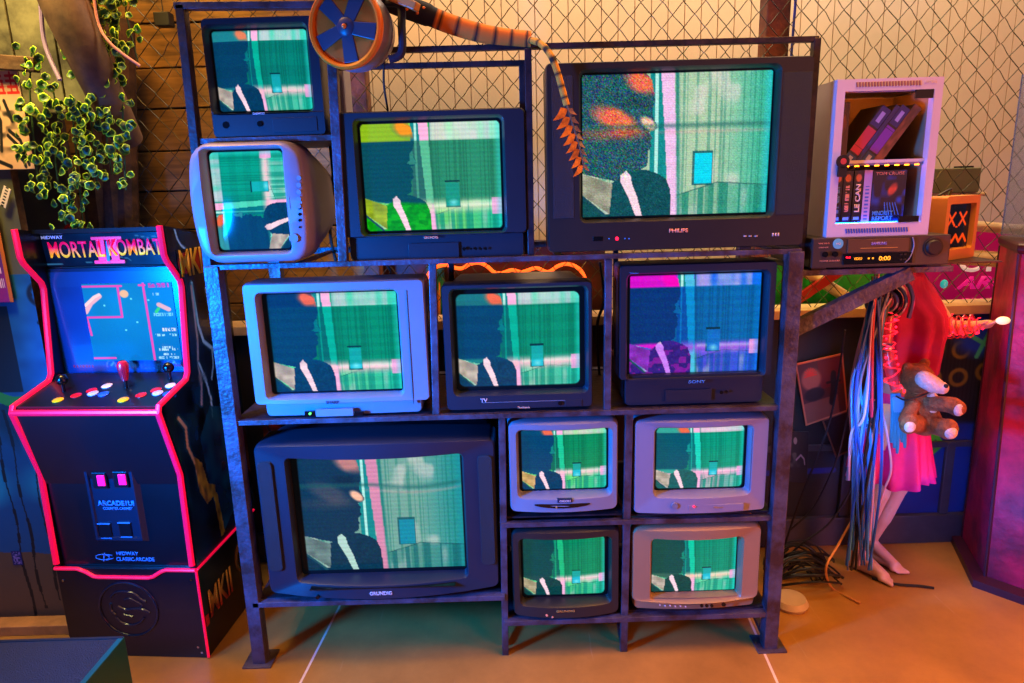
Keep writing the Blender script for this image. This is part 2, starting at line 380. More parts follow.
def make_tv(label, outer, inner, img, body, Y=-.02, yaw=0., depth=.40, r=.02, bow=.0, bulge=0., dome=.012, bord=(.012, .012, .014, .014, .03), rot=False,
            taper=.72, base=None, nx=150, ny=112, mask=.008, backz=.0, rear=None, lip=.10, zt_=.92):
    P = [at(*q, Y) for q in outer]
    if rot:
        xr = (P[1].x + P[2].x) / 2; xl = (P[0].x + P[3].x) / 2; zt = (P[0].z + P[1].z) / 2; zb = (P[2].z + P[3].z) / 2
        root = thing('television', (xr, Y, (zt + zb) / 2), label, 'television', 0, 'televisions in the steel rack'); root.rotation_euler = (0, -PI / 2, 0)
        w, h = zt - zb, xr - xl
        def L(px, py): p = at(px, py, Y); return (p.z - (zt + zb) / 2, xr - p.x)
    else:
        zb = (P[2].z + P[3].z) / 2; zt = (P[0].z + P[1].z) / 2; xc = sum(p.x for p in P) / 4; w = ((P[1].x - P[0].x) + (P[2].x - P[3].x)) / 2; h = zt - zb
        root = thing('television', (xc, Y, zb), label, 'television', yaw, 'televisions in the steel rack')
        w /= max(math.cos(yaw), .5) if yaw else 1
        def L(px, py): p = at(px, py, Y); return ((p.x - xc) / math.cos(yaw), p.z - zb)
    S = [L(*q) for q in inner]
    if rot: xs = sorted(s[0] for s in S); zs = sorted(s[1] for s in S); sx0, sx1 = (xs[0] + xs[1]) / 2, (xs[2] + xs[3]) / 2; sz0, sz1 = (zs[0] + zs[1]) / 2, (zs[2] + zs[3]) / 2
    else: sx0 = (S[0][0] + S[3][0]) / 2; sx1 = (S[1][0] + S[2][0]) / 2; sz1 = (S[0][1] + S[1][1]) / 2; sz0 = (S[2][1] + S[3][1]) / 2
    hw = w / 2; fz0 = base[1] if base else 0
    rm = rear or M['tv_black']
    b = MB()
    rings = [rring(sx0, sx1, sz0, sz1, .012, .045, 0), rring(sx0 - .004, sx1 + .004, sz0 - .004, sz1 + .004, .014, .008, bow * .8),
             rring(sx0 - .009, sx1 + .009, sz0 - .009, sz1 + .009, .018, .0, bow * .9),
             rring(-hw + r * .3, hw - r * .3, fz0 + r * .3, h - r * .3, r * .8, .0, bow, bulge), rring(-hw + r * .08, hw - r * .08, fz0 + r * .08, h - r * .08, r, .008, bow, bulge),
             rring(-hw, hw, fz0, h, r, .022, bow, bulge), rring(-hw, hw, fz0, h, r, lip, 0, bulge * .8),
             rring(-hw + .008, hw - .008, fz0 + .006, h - .008, r, lip + .006, 0, bulge * .6)]
    b.loft(rings, False, False); b.build('front_housing', body, root, smooth=40)
    c = MB(); t2 = taper
    rr = [rring(-hw + .009, hw - .009, fz0 + .007, h - .009, r, lip + .004), rring(-hw + .012, hw - .012, fz0 + .008, h - .012, r, lip + .07),
          rring(-hw * .86, hw * .86, fz0 + .01, h * zt_, r * 1.3, lip + (depth - lip) * .5), rring(-hw * t2, hw * t2, fz0 + .02, h * (2 * zt_ - 1.06), r * 1.5, depth - .01),
          rring(-hw * t2 + .012, hw * t2 - .012, fz0 + .035, h * (2 * zt_ - 1.06) - .012, r, depth)]
    c.loft(rr, False, True)
    bk = c.build('rear_shell', rm, root, smooth=35)
    # screen
    def pos(U, Vv):
        dm = (1 - ((U - .5) * 2) ** 2) * (1 - ((Vv - .5) * 2) ** 2)
        return (sx0 + (sx1 - sx0) * U, .032 - dome * dm, sz1 - (sz1 - sz0) * Vv)
    picture('screen', pos, nx, ny, screen_func(img, bord), M['screen'], root)
    if base:  # narrower stand section under the front
        bi, bz, bb = base
        q = MB(); q.loft([rring(-hw + bi, hw - bi, 0, bz + .01, .012, .012, bow * .7), rring(-hw + bi - .004, hw - bi + .004, 0, bz + .01, .012, .02, bow * .7),
                          rring(-hw + bi, hw - bi, 0, bz + .01, .012, depth * .8)]); q.build('base_section', bb, root, smooth=40)
    return root, L, dict(w=w, h=h, sx0=sx0, sx1=sx1, sz0=sz0, sz1=sz1, hw=hw, bow=bow)

def fy(g, x): return -g['bow'] * (1 - (x / g['hw']) ** 2)
def badge(root, L, g, body, px, py, wpx, hpx, m_, bold=.02, dy=-.001, label=None, name='badge'):
    a = L(px - wpx / 2, py); b = L(px + wpx / 2, py); c = L(px, py - hpx / 2); d = L(px, py + hpx / 2)
    return text(name, body, ((a[0] + b[0]) / 2, fy(g, a[0]) + dy, (c[1] + d[1]) / 2), abs(b[0] - a[0]), abs(c[1] - d[1]), m_, root, bold=bold, label=label)
def slab(root, name, x0, x1, z0, z1, y, m_, t=.003, bevel=.001, parent=None, label=None):
    o = MB().box(x0, x1, y - t, y + .006, z0, z1).build(name, m_, parent or root, bevel=bevel, smooth=0)
    if label: o['label'] = label
    return o
def pslab(root, L, g, name, p0, p1, m_, t=.003, label=None):
    a = L(*p0); b = L(*p1); x0, x1 = sorted((a[0], b[0])); z0, z1 = sorted((a[1], b[1]))
    return slab(root, name, x0, x1, z0, z1, fy(g, (x0 + x1) / 2) + (.0 if g['bow'] == 0 else .002), m_, t, label=label)
def knob(root, L, g, px, py, rad, m_, name='button', t=.004):
    a = L(px, py); y = fy(g, a[0]); mb = MB().cyl((a[0], y + .004, a[1]), (a[0], y - t, a[1]), rad, 16); return mb.build(name, m_, root)

A1 = dict()
# 1 top left, small dark set
tv, L, g = make_tv('small dark television at the very top left of the rack, above the silver one', ((202, 14), (318, 17), (327, 137), (209, 138)),
    ((205, 26), (305, 27), (310, 110), (214, 111)), film(dict(top=(.3, .85, .75), hl=(.1, .5, .55), face=(.9, .5, .35), cd=(0, .50, .45), head=(0, .24, .38), left=(.1, .5, .55))),
    M['tv_navy'], Y=-.01, r=.014, depth=.36, dome=.016, lip=.07)
slab(tv, 'seam_line', -g['hw'] + .006, g['hw'] - .006, g['h'] * .205, g['h'] * .212, 0, M['black'], .0012)
knob(tv, L, g, 226, 125, .009, M['black'], 'headphone_socket', .001); knob(tv, L, g, 260, 124, .007, M['black'])
pslab(tv, L, g, 'control_door', (272, 118), (318, 131), M['tv_navy'], .002)
badge(tv, L, g, 'DAEWOO', 259, 113.5, 12, 2.2, M['letter_pale'])
# 2 silver, lying on its side
tv, L, g = make_tv('silver television lying on its side, its picture turned a quarter turn', ((196, 141), (303, 141), (303, 263), (196, 263)),
    ((208, 149), (285, 149), (285, 252), (208, 252)), film(dict(cd=(0, .62, .52), hl=(.1, .5, .55), bd=(.3, .85, .72), left=(.2, .6, .65), cb=(.5, .9, .8))),
    M['tv_lilac'], Y=-.055, r=.045, bow=.012, bulge=.014, depth=.44, dome=.014, rot=True, lip=.12, rear=M['tv_lilac'], bord=(.015, .015, .02, .02, .05), taper=.7)
for yy in (186, 193, 200, 207, 214): knob(tv, L, g, 300.5, yy - 8, .006, M['tv_silver'])
for yy in (208, 214, 220): knob(tv, L, g, 301, yy, .004, M['black'], 'av_socket', .002)
knob(tv, L, g, 301, 227, .003, M['black'], 'av_socket', .002)
knob(tv, L, g, 295, 238, .012, M['tv_silver'], 'power_button', .005)
pslab(tv, L, g, 'badge_plate', (289, 196), (292, 209), M['tv_silver'], .002)
# 3 dark set in the upper middle
tv, L, g = make_tv('dark television with a yellow-green tinted picture in the upper middle', ((334, 109), (526, 109), (528, 258), (345, 260)),
    ((357, 120), (502, 119), (503, 231), (362, 233)), film(dict(t1=.165, t2=.74, left=(.62, .78, .05), face=(1, .6, .05), cd=(.16, .56, .42), bd=(.35, .75, .58), suit=None, suitl=(.02, .66, .06), head=(.02, .30, .36),
    collar=(.70, .82, .15), glow=(.85, .9, .75), cb=(.5, .9, .45), top=(.75, .95, .85), win=(.05, .62, .58), mot=(.1, .8, .1))),
    M['tv_navy'], Y=-.015, r=.016, depth=.42, base=(.014, .062, M['tv_navy']), dome=.018, nx=190, ny=140)
badge(tv, L, g, 'GRUNDIG', 431, 237.5, 14, 2.6, M['letter_orange'])
badge(tv, L, g, 'STEREO', 419, 255, 16, 1.6, M['letter_pale'], dy=.008)
pslab(tv, L, g, 'control_door', (408, 244), (459, 258), M['tv_navy'], -.0065)
for px in (464, 471, 476, 481, 486): knob(tv, L, g, px, 249, .005 if px == 464 else .0035, M['black'], 'av_socket', -.006)
# 4 the big one
def bandB(U): return np.full(U.shape, .36)
tv, L, g = make_tv('largest television, wide dark set at the top right with a grainy profile on screen', ((546, 62), (813, 55), (806, 248), (548, 251)),
    ((581, 72), (777, 67), (773, 215), (584, 219)), film(dict(zoom=1, static=1, ck=1.0, jw=.85, bandv=bandB, hl=(.10, .32, .36), head=(.08, .30, .33), suit=(.04, .33, .36), cb=(.68, .80, .66),
    cb2=(.08, .70, .58), win=(0, .85, .95), collar=(.72, .72, .62), bar=(.95, .76, .92), grain=.03, edge=(.1, .8, .95))), M['tv_brown'], Y=-.03, r=.012, depth=.46, dome=.004, nx=230, ny=176, lip=.12,
    bord=(.006, .006, .01, .012, .008))
for sx in ((550, 574, 70, 218), (784, 806, 66, 214)):
    pslab(tv, L, g, 'speaker_grille', (sx[0] + (1 if sx[0] < 600 else 0), sx[2] + 6), (sx[1] - (2 if sx[0] > 600 else 0), sx[3]), M['darkgrille'], .0012)
badge(tv, L, g, 'PHILIPS', 678.5, 230.5, 19, 4, M['letter_orange'], .03)
knob(tv, L, g, 617, 238.6, .0045, M['led_red'], 'standby_light', .001)
pslab(tv, L, g, 'remote_sensor', (593, 236.5), (603, 241), M['black'], .0012)
for px in (745, 750, 756): badge(tv, L, g, '=', px, 236, 3, 1.3, M['letter_pale'], name='marking')
badge(tv, L, g, 'III', 775.5, 234.5, 7, 3, M['letter_pale'], name='marking')
for px in (609, 625, 629): knob(tv, L, g, px, 238.6, .002, M['letter_blue'], 'marking', .001)
# 5 silver, second row left
tv, L, g = make_tv('silver television at the left of the middle row, with dark feet', ((243, 282), (427, 280), (428, 413), (253, 417)),
    ((259, 294), (397, 293), (400, 394), (267, 397)), film(dict(cd=(0, .56, .42), left=(0, .22, .42), hl=(0, .22, .42), cb=(.35, .86, .62), top=(.3, .85, .72))), M['tv_silver'], Y=-.02, r=.014, bow=.006,
    depth=.42, dome=.004, bord=(.035, .006, .014, .02, .01), nx=170, ny=128, lip=.11, rear=M['tv_gold'], base=(.03, .035, M['tv_silver']))
g['bow'] = .006
badge(tv, L, g, 'SHARP', 333, 401.6, 13, 3.2, M['letter_dark'], .03)
a = L(406, 290); slab(tv, 'seam_line', a[0], a[0] + .0018, L(406, 404)[1], L(406, 290)[1], fy(g, a[0]) + .001, M['tv_navy'], .0012)
pslab(tv, L, g, 'control_flap', (316, 409), (354, 415), M['tv_silver'], .003)
pslab(tv, L, g, 'foot', (305, 411), (315, 415.5), M['black'], .004); pslab(tv, L, g, 'foot', (355, 411), (364, 415), M['black'], .004)
knob(tv, L, g, 311, 412.5, .003, M['led_green'], 'power_light', .008)
# 6 dark, second row middle, beige top
tv, L, g = make_tv('dark television in the centre of the middle row, its top cover beige', ((441, 284), (594, 281), (592, 407), (446, 412)),
    ((452, 292), (587, 288), (584, 389), (456, 395)), film(dict(t1=.12, t2=.70, left=(.1, .45, .5), hl=(.1, .5, .5), cd=(0, .56, .44), top=(.45, .85, .75))), M['tv_navy'], Y=-.015, r=.014, depth=.42,
    dome=.018, bord=(.02, .035, .04, .035, .05), nx=170, ny=128, rear=M['beige'], lip=.06, zt_=.995)
badge(tv, L, g, 'Nordmende', 524, 407.2, 12, 2.4, M['letter_orange']); slab(tv, 'seam_line', -g['hw'] * .5, g['hw'] * .72, g['h'] * .062, g['h'] * .066, 0, M['tv_silver'], .0008)
badge(tv, L, g, 'TV', 484, 400.5, 7, 4, M['letter_pale'], name='sticker'); knob(tv, L, g, 560, 403, .006, M['black'])
pslab(tv, L, g, 'control_door', (565, 400), (582, 406), M['tv_navy'], .002)
# 7 dark blue set, purple picture
tv, L, g = make_tv('dark television showing a blue and violet picture at the right of the middle row', ((616, 264), (777, 262), (772, 402), (622, 407)),
    ((627, 277), (767, 272), (763, 376), (631, 377)), film(dict(t1=.115, t2=.70, head=(.0, .20, .46), cd=(0, .40, .68), bd=(0, .55, .82), left=(.85, .05, .8), face=(1, .0, .75), hl=(.85, .1, .8), top=(.05, .45, .95),
    cb=(.35, .32, .88), cb2=(.1, .4, .95), collar=(.62, .22, .85), suit=(.22, .12, .55), mot=(.75, .1, .7), glow=(.62, .35, .9), bar=(.3, .75, .9), shirt=(.8, .5, .98), win=(.1, .45, .85), edge=(0, .5, .95), grain=.03)),
    M['tv_navy'], Y=-.015, r=.012, depth=.42, dome=.003, bord=(.02, .012, .015, .015, .006), base=(.022, .078, M['tv_navy']), nx=170, ny=128, rear=M['tv_navy'])
badge(tv, L, g, 'SONY', 697, 381.5, 17, 3, M['letter_blue'])
pslab(tv, L, g, 'control_door', (666, 391), (712, 401), M['tv_navy'], -.0065); knob(tv, L, g, 722, 393, .005, M['black'], 'av_socket', -.006); knob(tv, L, g, 727, 392, .004, M['black'], 'av_socket', -.006)
badge(tv, L, g, 'Trinitron', 634, 273, 9, 1.5, M['letter_blue'])
# 8 big set bottom left
def bandG(U): return .245 - .05 * np.clip(U - .45, 0, 1) + .045 * np.sin(np.clip(U - .45, 0, 1) * 5)
tv, L, g = make_tv('big dark television at the bottom left, hanging low in the rack above the floor', ((254, 447), (498, 437), (497, 583), (268, 598)),
    ((289, 461), (461, 455), (465, 573), (298, 582)), film(dict(zoom=1, ck=.25, jw=.25, bandv=bandG, hl=(.04, .20, .28), head=(.03, .18, .26), suit=(.02, .22, .30), face=(.75, .50, .48), cb=(.45, .66, .60), cb2=(.05, .55, .56),
    win=(.05, .55, .65), collar=(.48, .60, .58), bar=(.85, .55, .68), edge=(.1, .6, .65), shirt=(.7, .85, .8))), M['tv_navy'], Y=-.02, r=.02, bow=.035, bulge=.012, depth=.48, dome=.004,
    bord=(.035, .006, .014, .03, .006), nx=200, ny=146, lip=.12, rear=M['tv_navy'], zt_=.97)
badge(tv, L, g, 'GRUNDIG', 383, 586.6, 22, 3.6, M['letter_pale'], .03)
slab(tv, 'seam_line', -g['hw'] * .62, g['hw'] * .62, .028, .031, -.012, M['black'], .022)
knob(tv, L, g, 320, 592, .006, M['black'], 'power_button', .006)
s = MB().lathe([(.0, -.012), (.07, -.012), (.07, -.002), (.04, .012), (0, .012)], (.02, .12, -.012), 24); s.build('stand', M['blackm'], tv)
for sg in (-1, 1):
    q = MB(); xs = sg * (g['hw'] - .032)
    q.loft([rring(xs - .022, xs + .022, .08, g['h'] - .05, .012, .0, 0), rring(xs - .02, xs + .02, .082, g['h'] - .052, .012, -.008, 0)]); q.build('speaker_grille', M['darkgrille'], tv)
# 9 small silver
tv, L, g = make_tv('small silver television, left one of the upper small pair', ((506, 422), (620, 420), (617, 508), (511, 514)),
    ((518, 433), (610, 429), (609, 492), (521, 497)), film(dict(t1=.09, t2=.66, cd=(.02, .56, .36), left=(0, .28, .44), hl=(0, .30, .45), bd=(.1, .8, .6), top=(.75, .9, .7), cb=(.4, .9, .5), collar=(.95, .78, .5))),
    M['tv_silver'], Y=-.02, r=.018, bow=.018, depth=.38, dome=.014, bord=(.025, .02, .02, .02, .04), nx=120, ny=90, rear=M['tv_silver'])
a = L(562, 503.5); mb = MB(); pts = []
for k in range(24):
    t = 2 * PI * k / 24; pts.append((a[0] + .083 * math.cos(t), a[1] + .0065 * math.sin(t) + .004 * math.cos(t) ** 2))
mb.prism(pts, lambda p, t: (p[0], fy(g, p[0]) + t, p[1]), .003, -.0015); mb.build('control_slot', M['black'], tv)
pslab(tv, L, g, 'badge_plate', (557, 496.3), (571.5, 499.8), M['letter_dark'], .0025); badge(tv, L, g, 'ORION', 564.5, 498, 11, 2, M['letter_pale'], dy=-.003)
knob(tv, L, g, 556, 504.5, .0025, M['letter_gold'], 'power_light', .003)
# 10 pale, wide cheeks
tv, L, g = make_tv('pale grey television with wide ribbed cheeks, right one of the upper small pair', ((634, 420), (771, 418), (765, 510), (634, 514)),
    ((656, 430), (751, 427), (748, 492), (657, 495)), film(dict(t1=.09, t2=.68, cd=(0, .62, .50), head=(0, .34, .42), left=(.2, .65, .6), hl=(.2, .65, .6), suit=(.1, .42, .42), bd=(.1, .85, .75), cb=(.8, .7, .75), top=(.9, .85, .9), glow=(1, .7, .85))),
    M['tv_lilac'], Y=-.02, r=.014, bow=.016, depth=.38, dome=.014, bord=(.02, .03, .02, .02, .05), nx=120, ny=90, rear=M['tv_gold'])
for x0, x1 in ((636.5, 650), (753, 763.5)):
    pslab(tv, L, g, 'speaker_grille', (x0, 426), (x1, 504), M['silvergrille'], -.0045)
a = L(673.5, 503.5); MB().cyl((a[0], fy(g, a[0]) + .004, a[1]), (a[0], fy(g, a[0]) - .004, a[1]), .009, 18).build('power_button', M['tv_silver'], tv)
pslab(tv, L, g, 'control_flap', (687, 503), (742, 508), M['tv_lilac'], .002); knob(tv, L, g, 692.5, 504, .0025, M['led_red'], 'power_light', .003)
badge(tv, L, g, 'Watson', 716, 504.8, 9, 2, M['tv_gold'])
# 11 small dark
tv, L, g = make_tv('small charcoal television, left one of the lowest pair', ((511, 530), (621, 529), (619, 612), (513, 617)),
    ((521, 540), (610, 539), (608, 601), (523, 603)), film(dict(t1=.02, t2=.66, cd=(0, .56, .38), head=(.02, .28, .28), hl=(.1, .3, .3), bd=(.1, .75, .5), cb=(.35, .85, .55), collar=(.8, .75, .6))),
    M['tv_brown'], Y=-.02, r=.018, bow=.020, bulge=.004, depth=.38, dome=.016, bord=(.015, .035, .02, .03, .06), nx=120, ny=90)
badge(tv, L, g, 'GRUNDIG', 565, 607.3, 18, 2, M['letter_gold'])
knob(tv, L, g, 546.5, 612, .0035, M['letter_orange'], 'indicator', .002); knob(tv, L, g, 552, 613.5, .0028, M['letter_orange'], 'indicator', .002)
# 12 champagne
tv, L, g = make_tv('champagne coloured television, right one of the lowest pair', ((629, 528), (763, 526), (758, 605), (634, 611)),
    ((653, 540), (742, 539), (738, 596), (653, 599)), film(dict(t1=.03, t2=.66, cd=(0, .58, .46), head=(.05, .30, .28), hl=(.2, .4, .35), bd=(.0, .8, .65), cb=(.4, .85, .65), glow=(1, .8, .7))),
    M['tv_gold'], Y=-.02, r=.018, bow=.022, bulge=.004, depth=.38, dome=.012, bord=(.012, .012, .02, .02, .02), nx=120, ny=90, rear=M['tv_gold'], base=(.012, .028, M['tv_gold']))
for x0, x1 in ((633, 645), (747, 756.5)): pslab(tv, L, g, 'speaker_grille', (x0, 534), (x1, 592), M['goldgrille'], -.005)
for i, px in enumerate((659, 664, 669, 674, 679, 684)): knob(tv, L, g, px, 602.5 + .4 * (i % 2), .0022, M['letter_pale'], 'button', .0)
for px in (700, 705, 710): knob(tv, L, g, px, 602, .005, M['black'], 'av_socket', .0)
knob(tv, L, g, 722, 601.5, .006, M['black'], 'av_socket', .0)

# ================================================================== the rack
rk = thing('steel_rack', (0, 0, 0), 'rusty purple-grey welded steel rack holding the wall of televisions', 'rack')
def post(x0, z0, x1, z1, w, y=.0, d=None, m_=None, label=None):
    b = MB().bar((x0, y, z0), (x1, y, z1), w, d or w); o = b.build('post', m_ or M['rack'], rk, bevel=.0015, smooth=0)
    if label: o['label'] = label
    return o
def rail(x0, x1, z0, z1, y=.0, t=.016, d=.03, m_=None):
    return MB().bar((x0, y, z0), (x1, y, z1), t, d).build('rail', m_ or M['rack'], rk, bevel=.001, smooth=0)
post(-.822, 0, -.816, 1.253, .040, -.015, .04); post(-.828, 1.25, -.814, 1.915, .022, -.012, .03, M['rack_thin'])
post(.782, 0, .784, 1.247, .042, -.016, .042); post(.822, 1.22, .826, 1.80, .018, .03, .025, M['rack_thin'])
for x in (-.80, .80): post(x, 0, x, 1.25, .04, .44, .04)
post(-.80, 1.25, -.80, 1.9, .022, .44, .022, M['rack_thin'])
for x in (-.826, .784):
    MB().box(x - .045, x + .045, -.05, .035, 0, .006).build('foot_plate', M['rack'], rk, bevel=.001, smooth=0)
post(-.457, 1.25, -.438, 1.915, .024, -.012, .026)                       # left column inner post
post(-.226, .80, -.213, 1.247, .020, -.008, .022); post(-.205, .80, -.195, 1.247, .018, .40, .02, M['rack_thin'])
post(.060, 1.255, .064, 1.79, .018, .0, .02, M['rack_thin']); post(.045, 1.255, .048, 1.76, .016, .04, .016, M['rack_thin'])
post(.270, .80, .273, 1.24, .020, -.012, .02)
post(-.050, .0, -.036, .79, .020, -.012, .02); post(.324, .0, .334, .79, .022, -.012, .02)
post(.36, .8, .36, 1.24, .016, .42, .016, M['rack_thin'])
rail(-.828, -.44, 1.913, 1.905, -.012, .016, .03); rail(-.82, -.44, 1.583, 1.583, -.005, .014, .03)
rail(-.36, .83, 1.802, 1.798, .03, .014, .02, M['rack_thin']); rail(-.44, .065, 1.765, 1.762, .04, .014, .018, M['rack_thin'])
rail(-.82, .80, 1.250, 1.248, -.02, .014, .02); rail(-.82, .80, 1.25, 1.25, .42, .02, .03)
rail(-.82, .79, .800, .797, -.02, .014, .02); rail(-.82, .80, .80, .80, .42, .02, .03)
rail(-.05, .78, .452, .450, -.02, .014, .02); rail(-.05, .80, .45, .45, .40, .02, .03)
rail(-.82, -.045, .212, .212, -.02, .016, .03); rail(-.82, -.045, .212, .212, .42, .02, .03)
rail(-.05, .78, .122, .126, -.02, .016, .03); rail(-.05, .80, .122, .122, .40, .02, .03)
def shelf(x0, x1, z, y1=.42):
    MB().box(x0, x1, -.01, y1, z - .004, z + .001).build('shelf', M['rack_thin'], rk, smooth=0)
shelf(-.81, -.45, 1.586); shelf(-.81, .77, .804); shelf(-.04, .32, .470, .38); shelf(.33, .77, .465, .38); shelf(-.80, -.05, .222); shelf(-.04, .32, .132, .38); shelf(.33, .77, .138, .38)
for x in (-.79, -.60, -.40, -.02, .14, .76): MB().bar((x, -.01, 1.246), (x, .42, 1.246), .02, .008, (0, 0, 1)).build('cross_bar', M['rack_thin'], rk, smooth=0)
for x, z in ((-.80, .212), (-.065, .212), (-.04, .122), (.34, .122), (.77, .122)):
    MB().bar((x, -.01, z), (x, .42, z), .02, .02, (0, 0, 1)).build('cross_bar', M['rack_thin'], rk, smooth=0)
for x0, x1 in ((.06, .30), (.45, .76)):   # slanted struts below the lowest shelf
    pass
MB().bar((-.045, .38, .12), (-.05, .02, .01), .014, .014, (1, 0, 0)).build('strut', M['rack_thin'], rk, smooth=0)
MB().bar((.328, .38, .12), (.324, .02, .01), .014, .014, (1, 0, 0)).build('strut', M['rack_thin'], rk, smooth=0)
MB().bar((.76, .38, .12), (.775, .02, .03), .016, .016, (1, 0, 0)).build('strut', M['rack_thin'], rk, smooth=0)
# bracket on the right that carries the recorder
MB().box(.80, 1.235, -.01, .02, 1.176, 1.192).build('bracket_arm', M['rack'], rk, bevel=.001, smooth=0)
MB().box(.80, 1.42, .30, .33, 1.176, 1.188).build('bracket_arm', M['rack'], rk, bevel=.001, smooth=0)
MB().box(.81, 1.235, .0, .33, 1.188, 1.1925).box(1.235, 1.42, .06, .33, 1.188, 1.1925).build('bracket_shelf', M['rack_thin'], rk, smooth=0)
MB().bar((.795, .0, 1.02), (1.12, .0, 1.176), .042, .03).build('diagonal_brace', M['rack'], rk, bevel=.002, smooth=0)

# ================================================================== setting
def wallm(name, rgb, **k): return mat(name, rgb, **k)
# floor: brown boards with pale joints
mt, nt, b = new_mat('floor_boards'); tc = nt.nodes.new('ShaderNodeTexCoord'); mp = nt.nodes.new('ShaderNodeMapping'); mp.inputs['Location'].default_value = (.66, .3, 0); mp.inputs['Rotation'].default_value = (0, 0, math.radians(4))
nt.links.new(tc.outputs['Object'], mp.inputs['Vector'])
br = nt.nodes.new('ShaderNodeTexBrick'); br.inputs['Scale'].default_value = 1; br.inputs['Brick Width'].default_value = 1.42; br.inputs['Row Height'].default_value = 2.6; br.inputs['Mortar Size'].default_value = .004; br.offset = 0
br.inputs['Color1'].default_value = hexc(166, 120, 52); br.inputs['Color2'].default_value = hexc(156, 111, 48); br.inputs['Mortar'].default_value = hexc(225, 200, 170)
nt.links.new(mp.outputs['Vector'], br.inputs['Vector'])
n1 = nt.nodes.new('ShaderNodeTexNoise'); n1.inputs['Scale'].default_value = 3.5; n1.inputs['Detail'].default_value = 9; n1.inputs['Roughness'].default_value = .7; nt.links.new(tc.outputs['Object'], n1.inputs['Vector'])
mp2 = nt.nodes.new('ShaderNodeMapping'); mp2.inputs['Scale'].default_value = (60, 3, 1); mp2.inputs['Rotation'].default_value = (0, 0, .5); nt.links.new(tc.outputs['Object'], mp2.inputs['Vector'])
n2 = nt.nodes.new('ShaderNodeTexNoise'); n2.inputs['Scale'].default_value = 1; n2.inputs['Detail'].default_value = 3; nt.links.new(mp2.outputs['Vector'], n2.inputs['Vector'])
rp = nt.nodes.new('ShaderNodeValToRGB'); rp.color_ramp.elements[0].position = .3; rp.color_ramp.elements[1].position = .72; rp.color_ramp.elements[0].color = (.62, .60, .58, 1); rp.color_ramp.elements[1].color = (1.15, 1.12, 1.1, 1)
nt.links.new(n1.outputs['Fac'], rp.inputs['Fac'])
mx = nt.nodes.new('ShaderNodeMix'); mx.data_type = 'RGBA'; mx.blend_type = 'MULTIPLY'; mx.inputs[0].default_value = .85
nt.links.new(br.outputs['Color'], mx.inputs[6]); nt.links.new(rp.outputs['Color'], mx.inputs[7])
rp2 = nt.nodes.new('ShaderNodeValToRGB'); rp2.color_ramp.elements[0].position = .70; rp2.color_ramp.elements[1].position = .80; rp2.color_ramp.elements[0].color = (0, 0, 0, 1); rp2.color_ramp.elements[1].color = (.35, .35, .35, 1)
nt.links.new(n2.outputs['Fac'], rp2.inputs['Fac'])
mx2 = nt.nodes.new('ShaderNodeMix'); mx2.data_type = 'RGBA'; nt.links.new(rp2.outputs['Color'], mx2.inputs[0]); nt.links.new(mx.outputs[2], mx2.inputs[6]); mx2.inputs[7].default_value = hexc(205, 175, 140)
nt.links.new(mx2.outputs[2], b.inputs['Base Color']); b.inputs['Roughness'].default_value = .42
bp = nt.nodes.new('ShaderNodeBump'); bp.inputs['Strength'].default_value = .25; bp.inputs['Distance'].default_value = .004; nt.links.new(n1.outputs['Fac'], bp.inputs['Height']); nt.links.new(bp.outputs['Normal'], b.inputs['Normal'])
o = MB().box(-3.2, 3.4, -3.2, 1.75, -.06, 0).build('floor', mt, None, smooth=0); tag(o, kind='structure')
# cream cladding far behind the fence
M['clad'] = mat('cream_cladding', (226, 196, 160), .6, 0, .12, 1.5)
b = MB(); x = -.95
while x < 3.3:
    b.box(x, x + .0745, 1.60, 1.62, .0, 3.1); x += .079
b.box(-1.1, 3.4, 1.612, 1.66, 0, 3.1)
o = b.build('wall_back', M['clad'], None, smooth=0); tag(o, kind='structure')
# plank wall on the left
mt, nt, bs = new_mat('old_planks'); tc = nt.nodes.new('ShaderNodeTexCoord'); mp = nt.nodes.new('ShaderNodeMapping'); mp.inputs['Scale'].default_value = (2.2, 2, 26); nt.links.new(tc.outputs['Object'], mp.inputs['Vector'])
n1 = nt.nodes.new('ShaderNodeTexNoise'); n1.inputs['Scale'].default_value = 2; n1.inputs['Detail'].default_value = 8; n1.inputs['Distortion'].default_value = .8; nt.links.new(mp.outputs['Vector'], n1.inputs['Vector'])
n3 = nt.nodes.new('ShaderNodeTexNoise'); n3.inputs['Scale'].default_value = 5; n3.inputs['Detail'].default_value = 4; nt.links.new(tc.outputs['Object'], n3.inputs['Vector'])
rp = nt.nodes.new('ShaderNodeValToRGB'); rp.color_ramp.elements[0].position = .3; rp.color_ramp.elements[1].position = .7; rp.color_ramp.elements[0].color = hexc(44, 32, 18); rp.color_ramp.elements[1].color = hexc(178, 132, 62)
ad = nt.nodes.new('ShaderNodeMath'); ad.operation = 'MULTIPLY_ADD'; ad.inputs[1].default_value = .5; nt.links.new(n3.outputs['Fac'], ad.inputs[0])
ml = nt.nodes.new('ShaderNodeMath'); ml.operation = 'MULTIPLY'; ml.inputs[1].default_value = .5; nt.links.new(n1.outputs['Fac'], ml.inputs[0]); nt.links.new(ml.outputs[0], ad.inputs[2])
nt.links.new(ad.outputs[0], rp.inputs['Fac']); nt.links.new(rp.outputs['Color'], bs.inputs['Base Color']); bs.inputs['Roughness'].default_value = .7
M['planks'] = mt
M['post_wood'] = mat('post_wood', (128, 66, 34), .7, 0, .5, 9, bump=.4, bscale=30, col2=(60, 30, 18))
b = MB(); z = .0; k = 0; hs = [.145, .15, .14, .15, .145]
while z < 2.4:
    h = hs[k % 5]; b.box(-2.3, -.56, .74 + .004 * (k % 2), .77, z + .003, z + h - .003); z += h; k += 1
